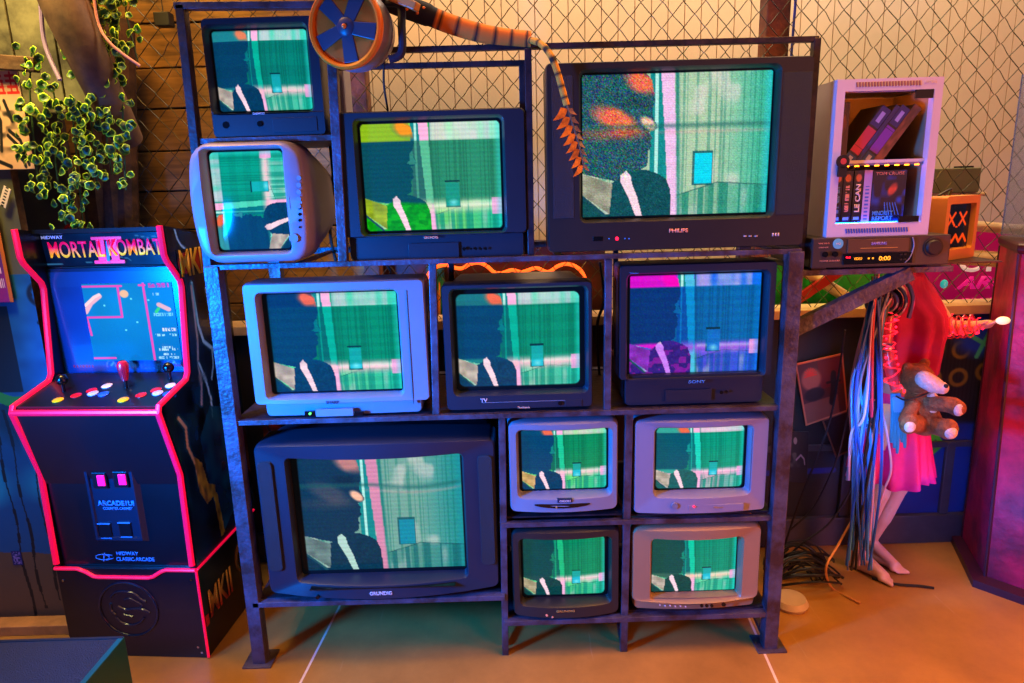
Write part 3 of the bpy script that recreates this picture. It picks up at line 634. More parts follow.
o = b.build('wall_left', M['planks'], None, bevel=.002, smooth=0); tag(o, kind='structure')
o = MB().box(-2.3, -.54, .775, .80, 0, 2.4).build('trim_1', M['blackm'], None, smooth=0); tag(o, kind='structure')
p0 = at(350, 80, .74).x
o = MB().box(-.56, -.50, .72, .80, 0, 2.4).build('wooden_post', M['post_wood'], None, bevel=.004, smooth=0)
tag(o, 'orange-brown wooden post at the right end of the plank wall', 'post')
o = MB().box(.94, 1.025, .72, .80, 0, 2.4).build('wooden_post', M['post_wood'], None, bevel=.004, smooth=0)
tag(o, 'dark red-brown wooden post rising behind the largest television', 'post')
MB0 = MB()
o = MB().tube([at(798, -30, .70), at(791, 60, .70), at(789, 200, .70)], .005, 6).build('blue_cord', mat('blue_cord', (40, 60, 160), .4), None); tag(o, 'blue cord hanging beside the red-brown wooden post', 'cord')
# low wall, painted
def lowwall(U, V):  # x .75..2.3 , z 0..0.93
    x = .75 + 1.6 * U; z = .93 * (1 - V)
    c = full(U, (.13, .12, .11)) * (1 + .25 * (noise2(U, V, 30, 20, 3) - .5))[..., None]
    rb = (np.sin(x * 420) > .4) * ((z > .52) & (z < .9) & (x > 1.40)); c = mix(c, full(U, (.05, .05, .04)), rb * .7)
    zone = ((x > 1.42) & (z > .50) & (z < .88)).astype(float)
    for i, (cx, cz) in enumerate(((1.50, .80), (1.60, .80), (1.70, .79), (1.48, .69), (1.60, .68), (1.70, .68), (1.80, .70), (1.56, .57))):
        r = np.hypot(x - cx, z - cz); ring = np.clip(1 - np.abs(r - .030) / .011, 0, 1)
        c = mix(c, full(U, (.55, .42, .08)), np.clip(ring * 1.6, 0, 1) * .85)
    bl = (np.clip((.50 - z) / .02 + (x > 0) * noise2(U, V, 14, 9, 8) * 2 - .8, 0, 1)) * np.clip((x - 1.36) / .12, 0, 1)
    c = mix(c, mix(full(U, (.08, .26, .58)), full(U, (.16, .16, .44)), noise2(U, V, 12, 10, 14)), bl)  # blue light on the lower wall is put into its colour here
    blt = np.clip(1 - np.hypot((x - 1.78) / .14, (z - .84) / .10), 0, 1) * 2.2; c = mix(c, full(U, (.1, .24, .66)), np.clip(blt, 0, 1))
    gs = seg(x, z, [(1.58, .44), (1.68, .50)], .010) + seg(x, z, [(1.63, .40), (1.63, .55)], .010) + seg(x, z, [(1.66, .42), (1.59, .52)], .009) + seg(x, z, [(1.63, .46), (1.72, .47)], .009) + seg(x, z, [(1.66, .40), (1.62, .36)], .009)
    c = mix(c, full(U, (.35, .85, .1)), np.clip(gs, 0, 1))
    g2 = seg(x, z, [(1.70, .86), (1.80, .80), (1.84, .88)], .008) + seg(x, z, [(1.76, .76), (1.80, .86)], .008); c = mix(c, full(U, (.3, .8, .45)), np.clip(g2, 0, 1) * .9)
    br_ = seg(x, z, [(.95, .31), (1.05, .31), (1.25, .315)], .012); c = mix(c, full(U, (.12, .16, .6)), br_ * .8)
    return c
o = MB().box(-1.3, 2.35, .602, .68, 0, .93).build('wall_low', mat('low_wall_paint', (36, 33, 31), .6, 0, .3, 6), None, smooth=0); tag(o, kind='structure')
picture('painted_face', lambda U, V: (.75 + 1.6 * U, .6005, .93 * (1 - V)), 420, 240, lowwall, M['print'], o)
M['sill'] = mat('pale_sill', (214, 176, 130), .5, 0, .25, 8)
o = MB().box(-1.3, 2.4, .575, .70, .93, .965).build('trim_2', M['sill'], None, bevel=.003, smooth=0); tag(o, kind='structure')
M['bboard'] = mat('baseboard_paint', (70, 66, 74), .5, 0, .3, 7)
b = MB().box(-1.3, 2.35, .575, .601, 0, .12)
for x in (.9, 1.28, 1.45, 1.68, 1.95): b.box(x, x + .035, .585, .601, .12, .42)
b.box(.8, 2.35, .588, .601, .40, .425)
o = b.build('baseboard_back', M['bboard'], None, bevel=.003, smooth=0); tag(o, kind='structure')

# chain link fence
M['wire'] = mat('fence_wire', (70, 66, 50), .4, .6)
b = MB(); PW, PH = .0735, .083; x0, x1, z0, z1 = -1.75, 2.4, .96, 2.32; k = 0
nx_ = int((x1 - x0) / PW)
for i in range(nx_ + 1):
    pts = []; x = x0 + i * PW; rr = random.Random(i)
    nz = int((z1 - z0) / (PH / 2))
    for j in range(nz + 1):
        s = 1 if j % 2 == 0 else -1; q = .004
        c = Vector((x + s * PW / 4 * 1.0 + rr.uniform(-.002, .002), .625 + (.0025 if (j + i) % 2 else -.0025), z0 + j * PH / 2))
        if 0 < j < nz: pts += [c + Vector((-s * .008, 0, -.008)), c + Vector((0, 0, 0)), c + Vector((-s * .008, 0, .008))]
        else: pts.append(c)
    b.tube(pts, .0016, 4)
o = thing('chain_link_fence', (0, .625, .96), 'wide chain link fence stretched behind the rack above the low wall', 'fence')
# mirrored neighbour wires close the diamonds
for i in range(nx_ + 1):
    pts = []; x = x0 + i * PW + PW / 2; nz = int((z1 - z0) / (PH / 2))
    for j in range(nz + 1):
        s = -1 if j % 2 == 0 else 1
        c = Vector((x + s * PW / 4, .625 + (-.0025 if (j + i) % 2 else .0025), z0 + j * PH / 2))
        if 0 < j < nz: pts += [c + Vector((-s * .008, 0, -.008)), c, c + Vector((-s * .008, 0, .008))]
        else: pts.append(c)
    b.tube(pts, .0016, 4)
w_ = b.build('wire_mesh', M['wire'], o, smooth=60); w_.location = (0, -.625, -.96)
MB().cyl((-1.75, 0, 1.375), (2.4, 0, 1.375), .012, 12).build('top_rail', M['rack_thin'], o)

# things behind the fence ------------------------------------------------
def sheet(name, pts, Y, m_, label, cat, t=.01):
    P = [at(*q, Y) for q in pts]; b = MB(); b.loft([[(p.x, Y, p.z) for p in P], [(p.x, Y + t, p.z) for p in P]])
    o = b.build(name, m_, None, smooth=0); return tag(o, label, cat)
M['green'] = mat('green_tarp', (18, 150, 40), .5, 0, .45, 4, col2=(8, 84, 30), bump=.3, bscale=12)
sheet('green_tarpaulin', [(760, 262), (905, 262), (890, 512), (752, 515)], .80, M['green'], 'bright green tarpaulin hung behind the fence under the recorder', 'tarpaulin')
M['maroon'] = mat('maroon_board', (86, 30, 24), .6, 0, .4, 6, col2=(40, 16, 18))
sheet('maroon_board', [(372, 240), (605, 240), (604, 518), (396, 523)], .80, M['maroon'], 'dark red board behind the fence carrying the orange neon squiggle', 'board')
# neon squiggle
ne = mat('orange_neon', (255, 90, 30), .3, emit=(255, 84, 26), estr=2.6)
pts = [(424, 285), (430, 272), (436, 267), (446, 265), (456, 268), (463, 268), (470, 264), (480, 263), (488, 267), (494, 272), (502, 273), (512, 270), (522, 272), (536, 268), (548, 272), (558, 266), (568, 264), (578, 268), (584, 276), (588, 290)]
def smooth_pts(P, n=6):
    P = [Vector(p) for p in P]; out = []
    for i in range(len(P) - 1):
        a = P[max(i - 1, 0)]; b_ = P[i]; c = P[i + 1]; d = P[min(i + 2, len(P) - 1)]
        for k in range(n):
            t = k / n; out.append(.5 * ((2 * b_) + (c - a) * t + (2 * a - 5 * b_ + 4 * c - d) * t * t + (-a + 3 * b_ - 3 * c + d) * t ** 3))
    out.append(P[-1]); return out
o = MB().tube(smooth_pts([at(*p, .77) for p in pts], 5), .007, 8).build('neon_tube', ne, None); tag(o, 'glowing orange neon squiggle seen in the gap below the rack rail', 'neon light')
# graffiti clown-like greens next to it -> plain painted panel
def gp1(U, V):
    c = full(U, (.10, .30, .24)); c = mix(c, full(U, (.1, .5, .35)), disc(U, V, .5, .3, .45)); c = mix(c, full(U, (.85, .4, .1)), seg(U, V, [(.3, .2), (.6, .5), (.4, .9)], .07)); c = mix(c, full(U, (.95, .6, .2)), seg(U, V, [(.7, .3), (.6, .9)], .05)); return c
def pq(name, a, bq, Y, f, m_, label, cat, nx=60, ny=60, t=.006):
    p = at(*a, Y); q = at(*bq, Y)
    o = picture(name, lambda U, V: (p.x + (q.x - p.x) * U, Y + 0 * U, p.z + (q.z - p.z) * V), nx, ny, f, m_, None, t); return tag(o, label, cat)
pq('painted_panel', (426, 266), (447, 330), .785, gp1, M['print'], 'green and orange painted panel in the gap beside the middle dark television', 'panel')
def gp2(U, V):
    c = full(U, (.25, .04, .03)); c = mix(c, full(U, (.85, .12, .05)), np.clip(noise2(U, V, 6, 4, 5) * 2 - .7, 0, 1)); c = mix(c, full(U, (.9, .6, .1)), np.clip(noise2(U, V, 8, 3, 9) * 3 - 1.9, 0, 1)); c = mix(c, full(U, (.02, .02, .02)), seg(U, V, [(.1, 1), (.35, 0)], .04) + seg(U, V, [(.55, 1), (.75, 0)], .04)); return c
def gp3(U, V):
    c = full(U, (.05, .25, .6)); c = mix(c, full(U, (.2, .85, .1)), np.clip(noise2(U, V, 4, 3, 15) * 3 - 1, 0, 1)); c = mix(c, full(U, (.0, .05, .05)), seg(U, V, [(.35, 0), (.5, 1)], .03)); return c
pq('painted_panel', (262, 422), (332, 470), .59, gp2, M['print'], 'red and yellow graffiti panel above the big bottom left television', 'panel')
pq('painted_panel', (366, 418), (428, 470), .59, gp3, M['print'], 'green and blue graffiti panel above the big bottom left television', 'panel')
# magenta sign
M['magenta'] = mat('magenta_panel', (150, 8, 70), .4, 0, .2, 5, emit=(200, 10, 90), estr=.35)
sg = thing('arcade_sign', at(985, 325, .82), 'magenta arcade sign with cream and pink lettering behind the fence', 'sign')
p = at(925, 232, .82); q = at(1075, 325, .82); r = sg.location
MB().box(p.x - r.x, q.x - r.x, 0, .02, 0, p.z - r.z).build('sign_board', M['magenta'], sg, smooth=0)
for x_ in (p.x - r.x + .08, q.x - r.x - .08): MB().box(x_ - .02, x_ + .02, .02, .05, -r.z, .1).build('leg', M['blackm'], sg, smooth=0)
cream = mat('cream_lettering', (245, 215, 200), .4, emit=(255, 215, 200), estr=.45); pink = mat('pink_lettering', (240, 30, 130), .4, emit=(255, 30, 140), estr=.5)
def stxt(body, x0, x1, y0, y1, m_, sh=0, bold=.03):
    a = at(x0, (y0 + y1) / 2, .815); b_ = at(x1, (y0 + y1) / 2, .815); c = at((x0 + x1) / 2, y0, .815); d = at((x0 + x1) / 2, y1, .815)
    text('lettering', body, ((a.x + b_.x) / 2 - r.x, -.004, (c.z + d.z) / 2 - r.z), b_.x - a.x, c.z - d.z, m_, sg, bold=bold, shear=sh, extr=.003)
stxt('CYBER', 960, 1050, 252, 271, cream); stxt('ARCADE', 956, 1062, 275, 288, pink, .3); stxt('BY KUZUS', 962, 1050, 297, 303, pink, 0, .01)
# pale padded pipes
M['pipe'] = mat('pale_pipe_wrap', (222, 188, 140), .6, 0, .3, 12, bump=.3, bscale=40)
def pipe(a, b_, Y, rad, label, name='padded_pipe', m_=None):
    p = at(*a, Y); q = at(*b_, Y); o = MB().cyl(p, q, rad, 16).build(name, m_ or M['pipe'], None); tag(o, label, 'pipe')
pipe((800, 268), (872, 313), .745, .022, 'pale padded pipe slanting across the green tarpaulin')
pipe((948, 256), (1060, 264), .745, .030, 'pale padded pipe running level above the sign lettering')
pipe((950, 224), (1060, 233), .745, .020, 'pale thin pipe behind the fence at the top edge of the magenta sign')
p = at(770, 318, .72); q = at(868, 252, .72)
o = MB().bar(p, q, .035, .02).build('red_bar', mat('red_bar_paint', (150, 22, 20), .4), None, smooth=0); tag(o, 'dark red bar slanting up behind the recorder bracket', 'bar')
M['boxgrey'] = mat('grey_box', (120, 120, 84), .5, 0, .2, 8)
p = at(922, 169, .74); q = at(979, 192, .74)
o = MB().box(p.x, q.x, .74, .84, q.z, p.z).build('trunking_box', M['boxgrey'], None, bevel=.004, smooth=0); tag(o, 'grey-green trunking box behind the fence right of the white cabinet', 'box')
p = at(964, 166, .74); q = at(977, 170, .74)
MB().box(p.x, q.x, .76, .80, q.z, p.z).build('clip', M['blackm'], o, smooth=0)
pipe((923, 194), (985, 194), .76, .008, 'thin cream conduit just below the grey-green trunking box')

# ================================================================== left side
M['oldwood'] = mat('dark_old_wood', (96, 62, 38), .7, 0, .5, 10, bump=.5, bscale=30, col2=(40, 24, 16))
M['bark'] = mat('smooth_bark', (128, 92, 66), .6, 0, .35, 5, col2=(70, 46, 34), bump=.3, bscale=14)
YP = .22
def px2(x, y): p = at(x, y, YP); return p.x, p.z
def gpanel(U, V):   # x -1.95..-1.15, z 0..1.80
    x = -1.95 + .83 * U; z = 1.80 * (1 - V)
    c = full(U, (.36, .34, .26)) * (1 + .3 * (noise2(U, V, 20, 30, 2) - .5))[..., None]
    c = mix(c, full(U, (.24, .17, .12)), (z < 1.22).astype(float))
    strip = ((x < -1.50 - (z - .82) * .0 + .02) & (z < 1.22)).astype(float); c = mix(c, mix(full(U, (.10, .42, .66)), full(U, (.06, .30, .52)), noise2(U, V, 22, 60, 5)), strip)
    st = ((x > -1.565) & (x < -1.548) & (z < 1.2) & (z > .8)).astype(float)
    blk = ((x < -1.585) & (z < 1.12) & (z > .84)).astype(float); c = mix(c, full(U, (.03, .04, .07)), blk)
    low = (z < .80).astype(float); sprayed = mix(full(U, (.03, .30, .48)), full(U, (.08, .52, .62)), np.clip(noise2(U, V, 9, 14, 33) * 3 - 1.2, 0, 1)); sprayed = mix(sprayed, full(U, (.03, .2, .3)), np.clip(noise2(U, V, 16, 7, 43) * 4 - 2.6, 0, 1)); c = mix(c, sprayed, low)
    edge = .255 + .02 * noise1(U, 12, 4); br_ = (z < edge + 0) & (x > -1.86); c = mix(c, full(U, (.38, .28, .20)), br_.astype(float))
    for i, xx in enumerate((-1.70, -1.66, -1.60, -1.575, -1.55)):
        wv = .0025 + .003 * (noise1(V, 40, i) > .5); c = mix(c, full(U, (.03, .03, .03)), ((np.abs(x - xx - .005 * np.sin(z * 20 + i)) < wv) & (z < .78) & (z > .02 + .03 * i)) * .85)
    c = mix(c, full(U, (.18, .6, .15)), ((np.abs(z - .815 - .012 * np.sin(x * 40)) < .02) & (x < -1.56)) * .9)
    # D tag and round tag
    c = mix(c, full(U, (.04, .03, .03)), seg(x, z, [(-1.475, 1.06), (-1.478, .91)], .006) + seg(x, z, [(-1.495, 1.065), (-1.44, 1.02), (-1.435, .95), (-1.47, .905)], .006) + seg(x, z, [(-1.43, .93), (-1.43, .84)], .003))
    rr = np.hypot(x + 1.475, z - 1.155); c = mix(c, full(U, (.05, .04, .04)), np.clip(1.3 - np.abs(rr - .034) / .008, 0, 1)); c = mix(c, full(U, (.07, .05, .05)), (rr < .034) * (noise2(U, V, 60, 120, 8) > .5))
    # red sprayed loop
    c = mix(c, full(U, (.85, .08, .05)), seg(x, z, [(-1.385, 1.26), (-1.375, 1.33), (-1.35, 1.365), (-1.325, 1.355), (-1.31, 1.32), (-1.315, 1.27)], .005) + seg(x, z, [(-1.37, 1.30), (-1.345, 1.335), (-1.32, 1.30)], .008) + seg(x, z, [(-1.36, 1.25), (-1.335, 1.31)], .006))
    return c
gpn = thing('graffiti_panel', (-1.53, YP + .01, 0), 'tall scuffed board sprayed blue with black drips, left of the arcade machine', 'panel')
MB().box(-.42, .035, 0, .03, 0, 1.80).build('board', M['oldwood'], gpn, smooth=0)
picture('sprayed_face', lambda U, V: (-.42 + .455 * U, -.001 + 0 * U, 1.80 * (1 - V)), 200, 620, lambda U, V: gpanel(U * .548, V), M['print'], gpn)
a = px2(0, 60); b_ = px2(42, 68)
MB().bar((a[0] - .3 + 1.53, -.03, a[1] + .02), (b_[0] + 1.53, -.03, b_[1] + .005), .04, .03).build('top_rail', M['oldwood'], gpn, bevel=.003, smooth=0)
KB = 1.125; YB = YP + .265
def rboard(U, V):
    x = -1.72 + .235 * U; z = .25 + 1.60 * (1 - V); return gpanel((x / KB + 1.95) / .83, 1 - (1.45 + (z - 1.45) / KB) / 1.80)
rb_ = thing('scuffed_board', (-1.60, YB + .006, 0), 'grey and brown scuffed board with a red sprayed loop just behind the arcade machine', 'board')
MB().box(-.12, .115, 0, .03, 0, 1.85).build('board', M['oldwood'], rb_, smooth=0)
picture('sprayed_face', lambda U, V: (-.12 + .235 * U, -.001 + 0 * U, .25 + 1.60 * (1 - V)), 110, 560, rboard, M['print'], rb_)
# small square sticker low on the board
def qr(U, V): return mix(full(U, (.05, .12, .35)), full(U, (.5, .4, .65)), (noise2(U, V, 14, 10, 3) > .55).astype(float) * (np.abs(U - .5) < .38) * (np.abs(V - .5) < .4))
p = at(9, 552, YP); q = at(22, 566, YP)
o = picture('sticker', lambda U, V: (p.x + (q.x - p.x) * U + 1.53, -.003 + 0 * U, p.z + (q.z - p.z) * V), 20, 20, qr, M['print'], gpn)
# upper boards behind
b = MB()
for i, (x0, x1) in enumerate(((-1.75, -1.60), (-1.595, -1.47), (-1.465, -1.34), (-1.335, -1.24))):
    b.box(x0, x1, .30, .32, 1.7, 2.35)
o = b.build('upper_boards', mat('dusty_boards', (120, 112, 84), .7, 0, .5, 6, col2=(52, 44, 30)), None, bevel=.003, smooth=0); tag(o, 'dusty vertical boards above the poster in the top left corner', 'boards')
MB().box(-1.75, -1.25, .32, .335, 1.78, 2.35).build('backing', M['blackm'], o, smooth=0)
# Japanese poster
def poster1(U, V):
    c = full(U, (.88, .66, .50)) * (1 + .15 * (noise2(U, V, 6, 8, 3) - .5))[..., None]
    k = np.clip(noise2(U, V, 7, 14, 23) * 4 - 1.6, 0, 1) * np.clip(1 - np.hypot((U - .5) / .36, (V - .55) / .38) ** 3, 0, 1)
    c = mix(c, full(U, (.08, .07, .06)), k)
    for pts in ([(.6, .6), (.8, .7), (.9, .95)], [(.55, .65), (.74, .76), (.82, .97)], [(.2, .9), (.5, .97)], [(.3, .25), (.45, .5), (.35, .8)], [(.6, .3), (.7, .5)]):
        c = mix(c, full(U, (.07, .06, .05)), seg(U, V, pts, .022, .7))
    R = (.85, .10, .06)
    for x in (.08, .42, .72):
        for pts in ([(x, .05), (x + .2, .05)], [(x, .10), (x + .22, .10)], [(x + .02, .16), (x + .22, .16)], [(x + .1, .02), (x + .09, .22)], [(x, .22), (x + .24, .22)], [(x + .2, .1), (x + .22, .22)]):
            c = mix(c, full(U, R), seg(U, V, pts, .014, .7))
    return c
p = at(-28, 72, YP); q = at(36, 169, YP)
o = picture('poster', lambda U, V: (p.x + (q.x - p.x) * U, YP - .006 + 0 * U, p.z + (q.z - p.z) * V), 110, 170, poster1, M['print'], None, .002); tag(o, 'peach poster with red characters and a black ink figure, top left', 'poster')
def stk(U, V): return mix(full(U, (.9, .8, .75)), full(U, (.1, .1, .1)), ((np.abs(V - .5) < .2) & (np.sin(U * 40) > -.2)).astype(float))
pc = at(4, 197, YP - .01)
o = picture('sticker', lambda U, V: (pc.x + .05 * (U - .5) * math.cos(1.0) + .022 * (V - .5) * math.sin(1.0) + 0.0, YP - .007 + 0 * U, pc.z + .05 * (U - .5) * 1.1 - .022 * (V - .5) * .6), 40, 16, stk, M['print'], None, .001); tag(o, 'small tilted cream sticker just under the peach poster', 'sticker')
def flyer(U, V):
    c = mix(full(U, (.10, .25, .55)), full(U, (.55, .1, .5)), np.clip(V * 1.6 - .4 + noise2(U, V, 5, 5, 2) * .4, 0, 1)); c = mix(c, full(U, (.8, .4, .1)), ((U > .84) | (U < .05)) * 1.)
    c = mix(c, full(U, (.15, .05, .02)), ((U > .55) & (U < .8) & (V < .42) & (np.sin(V * 60) > -.3)) * 1.)
    c = mix(c, full(U, (.9, .75, .85)), ((U > .1) & (U < .7) & (V > .62) & (V < .68)) | ((U > .2) & (U < .75) & (V > .74) & (V < .84) & (np.sin(U * 70) > -.2))); return c
p = at(-25, 209, YP); q = at(15, 302, YP)
o = picture('flyer', lambda U, V: (p.x + (q.x - p.x) * U, YP - .006 + 0 * U, p.z + (q.z - p.z) * V), 70, 110, flyer, M['print'], None, .002); tag(o, 'blue and purple flyer with an orange edge at the left margin', 'flyer')
# lumber on the floor
p = atz(-40, 640); o = MB().box(-1.95, -1.42, .15, .21, 0, .035).build('floor_plank', mat('raw_lumber', (190, 130, 70), .6, 0, .3, 12), None, bevel=.002, smooth=0); tag(o, 'raw timber batten lying on the floor left of the arcade machine', 'plank')
# leaning branch and upright trunk
def Pt(x, y, Y): return at(x, y, Y)
b = MB().tube(smooth_pts([Pt(52, -45, .20), Pt(64, 0, .20), Pt(78, 34, .21), Pt(94, 70, .24), Pt(112, 108, .30), Pt(128, 140, .38)], 5), [.070 - .001 * k for k in range(26)], 16)
o = b.build('tree_branch', M['bark'], None); tag(o, 'thick smooth branch leaning in from the top left corner', 'branch')
tr = thing('gnarled_tree', (-1.45, .60, 0), 'gnarled dark tree trunk rising behind the arcade machine under the ivy', 'tree')
for i, (xa, xb, ra) in enumerate(((92, 104, .05), (108, 118, .045), (122, 128, .04), (98, 112, .03))):
    b = MB(); b.tube([p_ - tr.location for p_ in smooth_pts([Pt(xa, 20, .58 + .015 * i), Pt(xa + 3, 150, .58 + .015 * i), Pt(xb, 240, .58), Pt(xb + 6, 330, .58), Pt(xb + 16, 480, .58), Pt(xb + 20, 545, .58)], 5)], ra, 10)
    b.build('trunk', M['oldwood'], tr)
# two thin cords on the branch
o = MB().tube(smooth_pts([Pt(40, -20, .2), Pt(44, 40, .2), Pt(60, 80, .18)], 6), .006, 8).build('cord', mat('violet_cord', (150, 120, 170), .5), None); tag(o, 'violet grey cord hanging in front of the upper boards', 'cord')
o = MB().tube(smooth_pts([Pt(92, -20, .2), Pt(98, 22, .2), Pt(112, 45, .2), Pt(140, 66, .22)], 6), .004, 8).build('cord', mat('pink_cord', (210, 130, 120), .5), None); tag(o, 'pinkish cord looping along the thick branch', 'cord')
# ivy strands
M['leaf'] = None
mt, nt, bs = new_mat('ivy_leaf'); a_ = nt.nodes.new('ShaderNodeVertexColor'); a_.layer_name = 'pic'; nt.links.new(a_.outputs['Color'], bs.inputs['Base Color']); bs.inputs['Roughness'].default_value = .45
M['leaf'] = mt; M['stem'] = mat('ivy_stem', (40, 70, 24), .6)
def ivy(path, n, seed, label, size=.017, spread=.04):
    rr = random.Random(seed); top = path[0]; root = thing('ivy_strand', top, label, 'ivy', 0, 'ivy strands over the left corner')
    P = smooth_pts(path, 8); b = MB().tube([p - top for p in P], .0025, 5); b.build('stem', M['stem'], root)
    vs, fs, cs = [], [], []
    for i in range(n):
        p = P[int(rr.random() * (len(P) - 1))] - top + Vector((rr.uniform(-spread, spread), rr.uniform(-.05, .0), rr.uniform(-.02, .02)))
        s = size * rr.uniform(.75, 1.25); az = rr.uniform(-.7, .7); el = rr.uniform(-.5, .3); ro = rr.uniform(0, 6.28)
        R = Matrix.Rotation(az, 3, 'Z') @ Matrix.Rotation(el, 3, 'X'); o_ = len(vs); K = 12
        bright = rr.uniform(.7, 1.1)
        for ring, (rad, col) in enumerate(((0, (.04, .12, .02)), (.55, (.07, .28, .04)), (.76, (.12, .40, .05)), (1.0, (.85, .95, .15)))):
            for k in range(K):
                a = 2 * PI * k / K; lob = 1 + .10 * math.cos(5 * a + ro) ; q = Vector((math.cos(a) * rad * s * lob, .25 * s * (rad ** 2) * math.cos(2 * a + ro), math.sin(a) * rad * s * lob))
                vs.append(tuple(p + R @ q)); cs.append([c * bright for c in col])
        for ring in range(3):
            for k in range(K): j = (k + 1) % K; fs.append((o_ + ring * K + k, o_ + ring * K + j, o_ + (ring + 1) * K + j, o_ + (ring + 1) * K + k))
    me = bpy.data.meshes.new('leaves'); me.from_pydata(vs, [], fs); ca = me.color_attributes.new('pic', 'FLOAT_COLOR', 'POINT')
    col = np.ones((len(vs), 4)); col[:, :3] = s2l(np.array(cs)); ca.data.foreach_set('color', col.ravel().astype(np.float32))
    for pl in me.polygons: pl.use_smooth = True
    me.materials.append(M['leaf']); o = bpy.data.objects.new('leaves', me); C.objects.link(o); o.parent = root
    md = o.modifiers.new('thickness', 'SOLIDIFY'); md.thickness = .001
for i, (pts, n, lab) in enumerate((
    ([(32, 48), (30, 90), (34, 140), (40, 200)], 22, 'ivy strand dropping down the right edge of the peach poster'),
    ([(52, 85), (58, 120), (56, 165), (66, 225)], 26, 'sparse ivy strand between the poster and the trunk'),
    ([(72, 110), (76, 150), (80, 190), (84, 236)], 26, 'ivy strand hanging left of the dark trunk down to the machine top'),
    ([(78, -10), (82, 30), (88, 75), (92, 130), (98, 190)], 38, 'long ivy strand in front of the thick branch'),
    ([(98, -10), (96, 30), (104, 80), (106, 130), (112, 175)], 46, 'densest ivy strand down the middle of the trunk'),
    ([(110, -10), (112, 26), (116, 60), (122, 100), (124, 145), (126, 190)], 46, 'ivy strand along the right side of the trunk'),
    ([(128, -12), (126, 10), (130, 30), (138, 62)], 16, 'short ivy strand at the right edge of the ivy against the planks'))):
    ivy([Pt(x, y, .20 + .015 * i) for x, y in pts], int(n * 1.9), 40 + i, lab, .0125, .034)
# little hanging camera box
hb = thing('hanging_box', at(164, 20, .6), 'small black box hanging on a cord against the plank wall', 'box')
MB().box(-.026, .026, -.02, .02, -.022, .022).build('box_body', M['blackm'], hb, bevel=.003, smooth=0); MB().cyl((0, 0, .02), (0, 0, .25), .002, 6).build('cord', M['blackm'], hb)
# grey case behind the upper left set
gc = thing('plastic_case', at(338, 118, .34), 'grey plastic case squeezed behind the post right of the top left television', 'case')
p = at(324, 60, .34); q = at(347, 118, .34); r = gc.location
MB().box(p.x - r.x, q.x - r.x, 0, .10, q.z - r.z, p.z - r.z).build('case_body', M['tv_lilac'], gc, bevel=.006, smooth=0)
MB().box(p.x - r.x + .01, q.x - r.x - .018, -.004, .02, q.z - r.z + .05, p.z - r.z - .01).build('dark_inset', mat('dark_green_inset', (20, 34, 22), .3), gc, bevel=.004, smooth=0)

# ================================================================== arcade machine
UA = math.radians(-4.5); ORG = (-1.458, .0446, 0); W_ = .460
def AL(px, py, d):
    """pixel ray met with the machine's own plane at depth d -> local x, z"""
    n_ = Vector((-math.sin(UA), math.cos(UA), 0)); o_ = Vector(ORG); r_ = ray(px, py); t_ = ((o_ + n_ * d - CAM).dot(n_)) / r_.dot(n_); p_ = CAM + r_ * t_ - o_
    return p_.x * math.cos(UA) + p_.y * math.sin(UA), p_.z
ar = thing('arcade_machine', ORG, 'black arcade machine with a blue lit screen and red edge trim', 'arcade machine', UA)
M['mdf'] = mat('black_panel', (11, 14, 22), .3, 0, .3, 3, coat=.2)
M['tmold'] = mat('red_edge_trim', (255, 10, 60), .35, emit=(255, 10, 70), estr=.55)  # plain red plastic, not a lamp; its lit brightness is added as emission
PROF = [(0, .317), (.0, .33), (.008, .63), (-.052, .845), (-.046, .860), (.105, .894), (.122, .915), (.155, 1.175), (.150, 1.198), (.095, 1.262), (.087, 1.28), (.085, 1.362), (.34, 1.318), (.42, 1.28), (.42, .317)]
def A(x, d, z): return (x, d, z)
